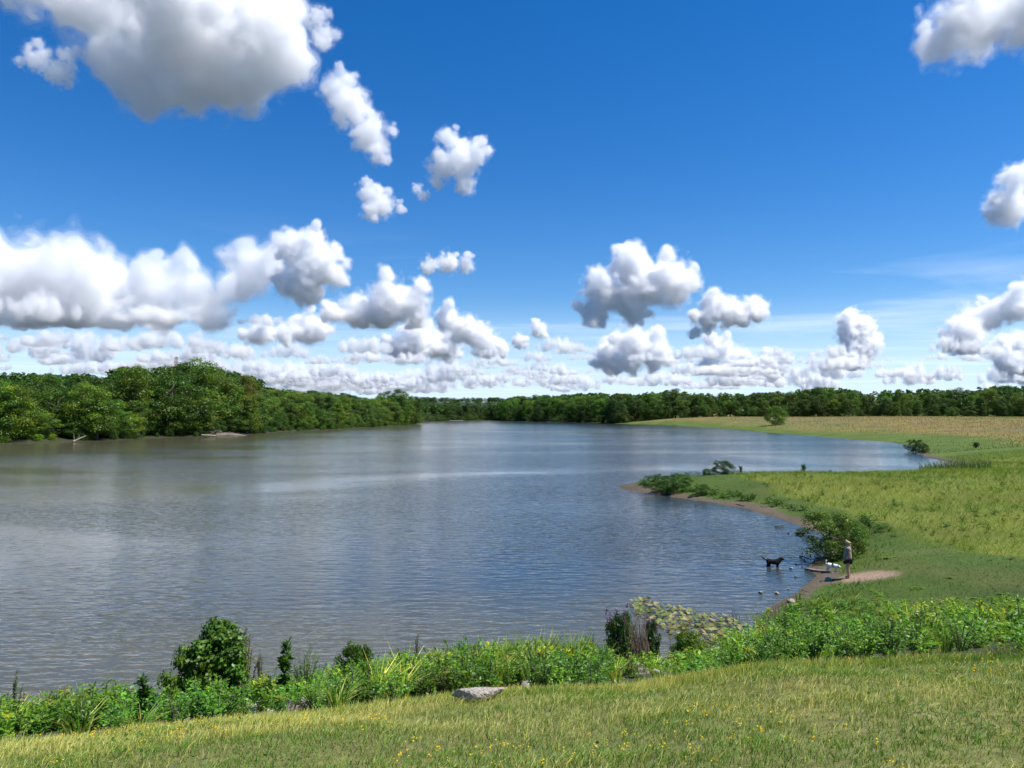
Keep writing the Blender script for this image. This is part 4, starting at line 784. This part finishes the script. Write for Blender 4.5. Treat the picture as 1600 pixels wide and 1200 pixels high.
for sy in (-1, 1):
    skin('eye', [(-.1, sy * .032, 1.605, .011), (-.107, sy * .03, 1.604, .009)], [(0, 1)], EYE, 1, per); skin('ear', [(-.01, sy * .075, 1.61, .014), (.0, sy * .082, 1.585, .016), (-.005, sy * .078, 1.56, .01)], chain(0, 1, 2), SKINM, 1, per)
    sx = 0 if sy < 0 else .03; skin('sandal', [(.06 + sx, sy * .103, .012, .036, .016), (-.04 + sx, sy * .107, .012, .04, .014), (-.14 + sx, sy * .115, .012, .036, .013)], chain(0, 1, 2), SOLE, 1, per)
skin('mouth', [(-.108, -.022, 1.532, .006), (-.113, 0, 1.53, .008), (-.108, .022, 1.532, .006)], chain(0, 1, 2), simple('lips', (.32, .12, .1), .6, .1, 5), 1, per)
def hand(c, d, s_, par):
    d = unit(np.array(d, float)); s_ = unit(np.array(s_, float)); n = np.cross(d, s_); V = [(*(c), .026, .016), (*(c + d * .07), .034, .014)]; E_ = [(0, 1)]
    for k in range(4):
        off = (k - 1.5) * .019; b0 = c + d * .075 + s_ * off; l = (.065, .078, .072, .055)[k]; i = len(V); V += [(*b0, .0095), (*(b0 + d * l * .55 - n * .008), .0085), (*(b0 + d * l - n * .03), .007)]; E_ += [(1, i), (i, i + 1), (i + 1, i + 2)]
    i = len(V); t0 = c + d * .02 + s_ * -.03; V += [(*t0, .011), (*(t0 + d * .03 - s_ * .022), .0095), (*(t0 + d * .06 - s_ * .03 - n * .01), .008)]; E_ += [(0, i), (i, i + 1), (i + 1, i + 2)]
    return skin('hand', V, E_, SKINM, 1, par)
hand(np.array((-.14, -.25, .9)), (-.6, .15, -.5), (.5, 0, -.6), per); hand(np.array((.08, .16, .97)), (-.8, -.1, -.3), (.2, .2, .8), per)

FURB = simple('black_fur', (.006, .0055, .0055), .9, .4, 40, .5); FURW = simple('white_fur', (.7, .68, .64), .9, .12, 40, .4)
def dog(name, loc, rz, s_, fur, label, parts_mat, tail, head_low=0.0, fluffy=1.0):
    """unit dog: 1 body length, faces +X"""
    o = empty(name, loc, rz); o.scale = (s_,) * 3; tag(o, label, 'dog'); f = fluffy; hd = head_low
    V = [(-.42, 0, .66, .14 * f, .125 * f), (-.2, 0, .66, .135 * f, .12 * f), (.08, 0, .64, .165 * f, .135 * f), (.3, 0, .66, .17 * f, .125 * f), (.43, 0, .76 - hd * .5, .11 * f), (.52, 0, .86 - hd, .12), (.6, 0, .87 - hd, .115, .11), (.7, 0, .82 - hd, .058, .055), (.79, 0, .8 - hd, .045, .042)]
    E_ = chain(0, 1, 2, 3, 4, 5, 6, 7, 8); i = len(V)
    for sy, st in ((-1, .05), (1, -.07)):     # hind legs: thigh, knee forward, hock back, shank, paw
        V += [(-.4, sy * .1, .55, .1), (-.33 + st, sy * .11, .38, .07), (-.48 + st, sy * .11, .2, .04), (-.45 + st, sy * .11, .05, .034), (-.39 + st, sy * .11, .02, .036)]; E_ += [(0, i)] + chain(i, i + 1, i + 2, i + 3, i + 4); i += 5
    for sy, st in ((-1, -.05), (1, .07)):     # front legs
        V += [(.28, sy * .1, .5, .075), (.25 + st * .5, sy * .1, .36, .055), (.29 + st, sy * .1, .18, .04), (.28 + st, sy * .1, .05, .036), (.33 + st, sy * .1, .02, .038)]; E_ += [(3, i)] + chain(i, i + 1, i + 2, i + 3, i + 4); i += 5
    tl = [(-.53, 0, .73, .05), *tail]; V += tl; E_ += [(0, i)] + chain(*range(i, i + len(tl)))
    skin('body', V, E_, fur, 2, o, 1, 1.42)
    for sy in (-1, 1):
        skin('ear', [(.54, sy * .085, .93 - hd, .03, .015), (.545, sy * .125, .87 - hd, .04, .016), (.56, sy * .125, .79 - hd, .028, .012)], chain(0, 1, 2), parts_mat, 1, o); skin('eye', [(.665, sy * .05, .895 - hd, .012), (.675, sy * .05, .895 - hd, .01)], [(0, 1)], EYE, 1, o)
    skin('nose', [(.825, 0, .815 - hd, .022), (.838, 0, .81 - hd, .018)], [(0, 1)], EYE, 1, o)
    return o
dp = on_plane(1209, 885, 0)
dog('black_dog', (dp[0], dp[1], -.2), R(-14), .68, FURB, 'black dog wading in the shallows with its tail raised', FURB, [(-.68, 0, .84, .035), (-.84, 0, .97, .028), (-.97, 0, 1.05, .03)], -.04, 1.22)
wp = on_plane(1297, 892, .12)
wd = dog('white_dog', (wp[0], wp[1] - .3, gz(wp[0], wp[1] - .3)), R(-22), .5, FURW, 'small white dog with black patches sniffing near the plank', FURB, [(-.62, 0, .88, .05), (-.6, 0, 1.05, .065), (-.52, 0, 1.15, .05)], .3, 1.12)
skin('patch', [(-.02, -.04, .7, .2, .19), (.1, -.04, .7, .2, .19)], [(0, 1)], FURB, 2, wd, 0, 1.75); skin('patch', [(.48, 0, .58, .125), (.57, 0, .575, .12)], [(0, 1)], FURB, 2, wd, 0, 1.9)
print('figures', round(time.time() - T0, 1), flush=True)

# ------------------------------------------------------------------ clouds: bodies of scattering vapour at their real altitude
CM = {}
def vapour(d):
    key = round(math.log(d) * 8)
    if key not in CM:
        m, nt, N, L, out = new_mat('cloud_vapour'); v = N('ShaderNodeVolumeScatter'); v.inputs['Color'].default_value = (.998, .998, .998, 1); v.inputs['Density'].default_value = math.exp(key / 8); v.inputs['Anisotropy'].default_value = .25; L(v.outputs[0], out.inputs['Volume']); CM[key] = m
    return CM[key]
ISO = ((-.1, .05), (.04, .17), (.2, .6)); DENS = 21
def cloud_shape(blobs, res, seed, nscale=1.9, namp=2.0, base=None, erode=.525):
    ng = bpy.data.node_groups.new('cloud_shape', 'GeometryNodeTree'); ng.interface.new_socket('Geometry', in_out='OUTPUT', socket_type='NodeSocketGeometry')
    N = ng.nodes.new; L = ng.links.new; out = N('NodeGroupOutput'); pos = N('GeometryNodeInputPosition')
    def vm(op, *a):
        n = N('ShaderNodeVectorMath'); n.operation = op
        for k, x in enumerate(a):
            if isinstance(x, bpy.types.NodeSocket): L(x, n.inputs[k])
            else: n.inputs[k].default_value = x
        return n
    def mm(op, *a, clamp=False):
        n = N('ShaderNodeMath'); n.operation = op; n.use_clamp = clamp
        for k, x in enumerate(a):
            if isinstance(x, bpy.types.NodeSocket): L(x, n.inputs[k])
            else: n.inputs[k].default_value = x
        return n.outputs[0]
    off = vm('ADD', pos.outputs[0], (seed * 3.17, seed * 1.73, seed * .61)).outputs[0]
    nz = N('ShaderNodeTexNoise'); nz.inputs['Scale'].default_value = nscale; nz.inputs['Detail'].default_value = 2; L(off, nz.inputs['Vector'])
    wv = vm('SCALE', vm('SUBTRACT', nz.outputs['Color'], (.5, .5, .5)).outputs[0]); wv.inputs['Scale'].default_value = .3
    p = vm('ADD', pos.outputs[0], wv.outputs[0]).outputs[0]; f = None
    for x, y, z, r in blobs:
        g = mm('MULTIPLY_ADD', vm('DISTANCE', p, (x, y, z)).outputs['Value'], -1 / r, 1.0); f = g if f is None else mm('SMOOTH_MAX', f, g, .15)
    n2 = N('ShaderNodeTexNoise'); n2.inputs['Scale'].default_value = nscale * 2; n2.inputs['Detail'].default_value = 6; n2.inputs['Roughness'].default_value = .65; L(off, n2.inputs['Vector'])
    vo = N('ShaderNodeTexVoronoi'); vo.inputs['Scale'].default_value = nscale * 3; vo.inputs['Detail'].default_value = 1.5; vo.inputs['Roughness'].default_value = .55; L(off, vo.inputs['Vector'])
    f = mm('ADD', f, mm('MULTIPLY_ADD', n2.outputs[0], namp, -namp * erode)); f = mm('ADD', f, mm('MULTIPLY_ADD', vo.outputs['Distance'], -.38, .19))
    if base is not None:
        sx = N('ShaderNodeSeparateXYZ'); L(pos.outputs[0], sx.inputs[0]); f = mm('SUBTRACT', f, mm('MULTIPLY', mm('MAXIMUM', mm('SUBTRACT', base, sx.outputs['Z']), 0.0), 7.0))
    f = mm('ADD', f, .5, clamp=True)
    vc = N('GeometryNodeVolumeCube'); L(f, vc.inputs['Density']); B = np.array(blobs); lo = (B[:, :3] - B[:, 3:4] * 1.25).min(0); hi = (B[:, :3] + B[:, 3:4] * 1.25).max(0)
    vc.inputs['Min'].default_value = lo; vc.inputs['Max'].default_value = hi; ext = hi - lo; k = res / ext.max()
    for ax, e in zip('XYZ', ext): vc.inputs['Resolution ' + ax].default_value = max(8, int(e * k))
    jn = N('GeometryNodeJoinGeometry'); slots = [bpy.data.materials.new(f'vapour_slot') for _ in ISO]
    for (iso, dd), m in reversed(list(zip(ISO, slots))):
        v2 = N('GeometryNodeVolumeToMesh'); L(vc.outputs[0], v2.inputs[0]); v2.inputs['Threshold'].default_value = .5 + iso; v2.inputs['Adaptivity'].default_value = .0
        sm = N('GeometryNodeSetMaterial'); L(v2.outputs[0], sm.inputs[0]); sm.inputs['Material'].default_value = m; L(sm.outputs[0], jn.inputs[0])
    L(jn.outputs[0], out.inputs[0])
    o = bpy.data.objects.new('cloud', bpy.data.meshes.new('cloud')); COL.objects.link(o); o.modifiers.new('shape', 'NODES').node_group = ng
    dg = bpy.context.evaluated_depsgraph_get(); me = bpy.data.meshes.new_from_object(o.evaluated_get(dg)); bpy.data.objects.remove(o); bpy.data.node_groups.remove(ng)
    me['levels'] = [slots.index(m) if m in slots else 0 for m in me.materials]; me.name = 'cloud'
    return me
NTRI = 0
def cloud_obj(me, loc, s, rz, label, group=None, sz=1.0, dens=1.0):
    global NTRI
    o = link(bpy.data.objects.new('cloud', me)); o.location = loc; o.scale = (s, s, s * sz); o.rotation_euler = (0, 0, rz)
    for i, lv in enumerate(me['levels']): o.material_slots[i].link = 'OBJECT'; o.material_slots[i].material = vapour(DENS * ISO[lv][1] / s * dens * min(1.0, (s / 600) ** .95))
    return tag(o, label, 'cloud', group)
def placed_cloud(circles, label, ybase=None, base_alt=1000.0, depth=.8, seed=1, res=None, dens=1.0, nscale=1.9, **kw):
    """circles (px, py, radius px): the cloud's lobes as seen; distance from the cloud-base altitude"""
    c = np.array(circles, float); yb = ybase or (c[:, 1] + c[:, 2]).max(); Y = base_alt * FPX / max(HZ - yb, 12); cx, cy = c[:, 0].mean(), yb; half = (c[:, 0] + c[:, 2]).max() - (c[:, 0] - c[:, 2]).min(); half /= 2
    mpp = Y / FPX; s = half * mpp; r = random.Random(seed); ctr = at_depth(cx, cy, Y)
    bl = [((x - cx) / half, r.uniform(-1, 1) * depth * rr / half, (cy - y) / half, 1.0 * rr / half) for x, y, rr in circles]
    for (x, y, z, rr) in list(bl):
        for k in range(3):
            a = r.uniform(0, 6.28); q = r.uniform(.3, .55); bl.append((x + math.cos(a) * rr * .8, y + r.uniform(-.6, .6) * rr, z + (math.sin(a) * .8 + .1) * rr, rr * q))
    me = cloud_shape(bl, res or int(min(118, max(52, half * .8))), seed, nscale, base=kw.pop('base', .02), **kw)
    return cloud_obj(me, ctr, s, 0, label, None, 1.0, dens)
placed_cloud([(300, 10, 115), (230, 65, 90), (330, 75, 100), (420, 65, 85), (270, 120, 65), (450, 95, 55), (200, 110, 48), (150, -15, 85), (70, -30, 70), (430, 5, 60), (385, 110, 50), (275, 152, 32)], 'huge grey-bellied cumulus with bright rims high overhead', base_alt=1000, depth=.5, seed=1, nscale=2.4, base=None)
placed_cloud([(490, 15, 24), (500, 45, 26), (506, 72, 18)], 'small ragged cloud beside the bright rim of the huge cumulus', seed=2, base=None)
placed_cloud([(62, 95, 26), (92, 112, 28), (105, 85, 20)], 'small ragged cloud alone below the huge cumulus tail', seed=3, base=None)
placed_cloud([(528, 145, 32), (555, 172, 38), (578, 208, 36), (592, 240, 24), (545, 128, 20), (614, 205, 14)], 'slanting white cloud dropping away from the huge cumulus', seed=4, base=None)
placed_cloud([(700, 212, 22), (718, 245, 38), (742, 235, 26), (688, 258, 28), (726, 284, 24)], 'compact ragged white cloud alone in the open blue', seed=5, base=None)
placed_cloud([(573, 296, 22), (592, 315, 28), (580, 330, 20), (626, 326, 12)], 'small white puff under the slanting cloud', seed=6, base=None)
placed_cloud([(652, 295, 11), (662, 308, 12)], 'tiny cloud shred between the white puff and the compact cloud', seed=7, base=None)
placed_cloud([(60, 425, 72), (120, 430, 68), (-20, 430, 76), (185, 450, 60), (240, 462, 52), (300, 452, 56), (345, 435, 48), (395, 432, 48), (20, 470, 56), (90, 472, 56), (160, 480, 46), (215, 484, 44), (270, 490, 46), (330, 490, 42), (440, 428, 42), (355, 508, 22), (150, 440, 60), (375, 450, 34)], 'long broad cumulus bank above the wooded shore', seed=8, depth=.7, nscale=2.6, ybase=512)
placed_cloud([(458, 388, 36), (486, 382, 32), (502, 422, 44), (450, 436, 36), (522, 432, 32), (482, 455, 30)], 'double-towered cumulus at the end of the long cloud bank', seed=9)
placed_cloud([(558, 490, 38), (610, 470, 42), (642, 476, 38), (528, 494, 24), (592, 496, 32)], 'plump flat-based cumulus beside the double-towered cloud', seed=10, ybase=512)
placed_cloud([(408, 522, 28), (445, 520, 25), (482, 510, 31), (500, 517, 22)], 'low small cumulus below the double-towered cloud', seed=11)
placed_cloud([(650, 533, 38), (692, 540, 34), (622, 545, 26)], 'mid-sized low cumulus below the plump cloud', seed=12); placed_cloud([(698, 500, 25), (726, 515, 31), (756, 532, 30), (785, 542, 17)], 'slanting low cumulus trailing right of the plump cloud'.replace(' right of', ' beyond'), seed=13)
placed_cloud([(672, 416, 18), (700, 408, 22), (728, 412, 17)], 'small flat white cloud above the plump cumulus', seed=14); placed_cloud([(812, 531, 15), (842, 518, 17)], 'tiny oblique white cloud shred low over the far inlet', seed=15, base=None)
placed_cloud([(985, 412, 36), (1000, 442, 48), (948, 455, 42), (1050, 438, 44), (928, 487, 30), (1078, 430, 24), (982, 482, 32)], 'large cauliflower cumulus over the far field corner', seed=16)
placed_cloud([(1118, 482, 32), (1150, 485, 28), (1186, 483, 28), (1100, 500, 23), (1088, 516, 14)], 'flat arched cumulus beside the large cauliflower cumulus', seed=17); placed_cloud([(985, 538, 32), (948, 558, 30), (1022, 552, 33), (982, 566, 26)], 'low cumulus under the large cauliflower cumulus', seed=18)
placed_cloud([(1125, 543, 26), (1112, 566, 26), (1155, 570, 34), (1200, 572, 26)], 'low lumpy cumulus under the flat arched cloud', seed=19); placed_cloud([(1350, 516, 34), (1345, 546, 34), (1325, 556, 24), (1366, 532, 24)], 'upright tower cumulus over the tree line behind the field', seed=20)
placed_cloud([(1498, 522, 34), (1530, 496, 32), (1556, 490, 28), (1585, 480, 30), (1478, 528, 22), (1620, 470, 34)], 'grey-bottomed cumulus rising beyond the tower cumulus', seed=21); placed_cloud([(1540, 15, 75), (1600, 25, 70), (1480, 30, 38), (1442, 45, 18), (1565, 58, 32), (1660, 0, 90)], 'big soft cloud entering overhead above the field', seed=22, depth=.5, base=None)
placed_cloud([(1592, 312, 40), (1598, 268, 26), (1575, 328, 22), (1640, 320, 45)], 'grey cumulus hanging above the tall meadow side', seed=23); placed_cloud([(1590, 545, 32), (1615, 560, 40), (1570, 565, 24)], 'low cumulus beyond the grey-bottomed cumulus', seed=24)
print('main clouds', round(time.time() - T0, 1), flush=True)
BANK = []
for i in range(5):
    r = random.Random(100 + i); bl = []
    for k in range(9):
        x = -0.8 + 1.6 * k / 8 + r.uniform(-.1, .1); t = 1 - abs(x) ** 2; rr = r.uniform(.17, .3) * (.7 + .5 * t); bl.append((x, r.uniform(-.35, .35), .08 + r.random() * .22 * t, rr))
    BANK.append(cloud_shape(bl, 56, 50 + i, 2.2, base=.03))
r = random.Random(5)
def bank(n, x0, x1, y0, y1, hw0, hw1):
    for i in range(n):
        cx, cy = r.uniform(x0, x1), r.uniform(y0, y1)
        for k in range(r.randrange(2, 5)):
            px, py, hw = cx + r.gauss(0, 1.1) * hw1, min(617, cy + r.gauss(0, 5)), r.uniform(hw0, hw1); Y = 1000 * FPX / (HZ - py); p = at_depth(px, py, Y)
            cloud_obj(BANK[r.randrange(5)], p, hw * Y / FPX, r.choice((0, math.pi)) + r.uniform(-.5, .5), ('broad ' if hw > 45 else 'small ') + ('tall-topped' if (t_ := r.uniform(.8, 1.9)) > 1.35 else 'flat') + ' cloud in the bank along the horizon', 'clouds banked along the horizon', t_, .42)
bank(10, -40, 260, 500, 565, 28, 70); bank(12, -40, 520, 555, 600, 18, 50); bank(13, 480, 960, 556, 606, 12, 40); bank(17, 960, 1640, 560, 608, 12, 44); bank(18, -40, 1640, 598, 617, 18, 55)
tris = sum(sum(max(0, n - 2) for n in [4]) * len(m.polygons) for m in bpy.data.meshes)
print('done', tris, round(time.time() - T0, 1), flush=True)
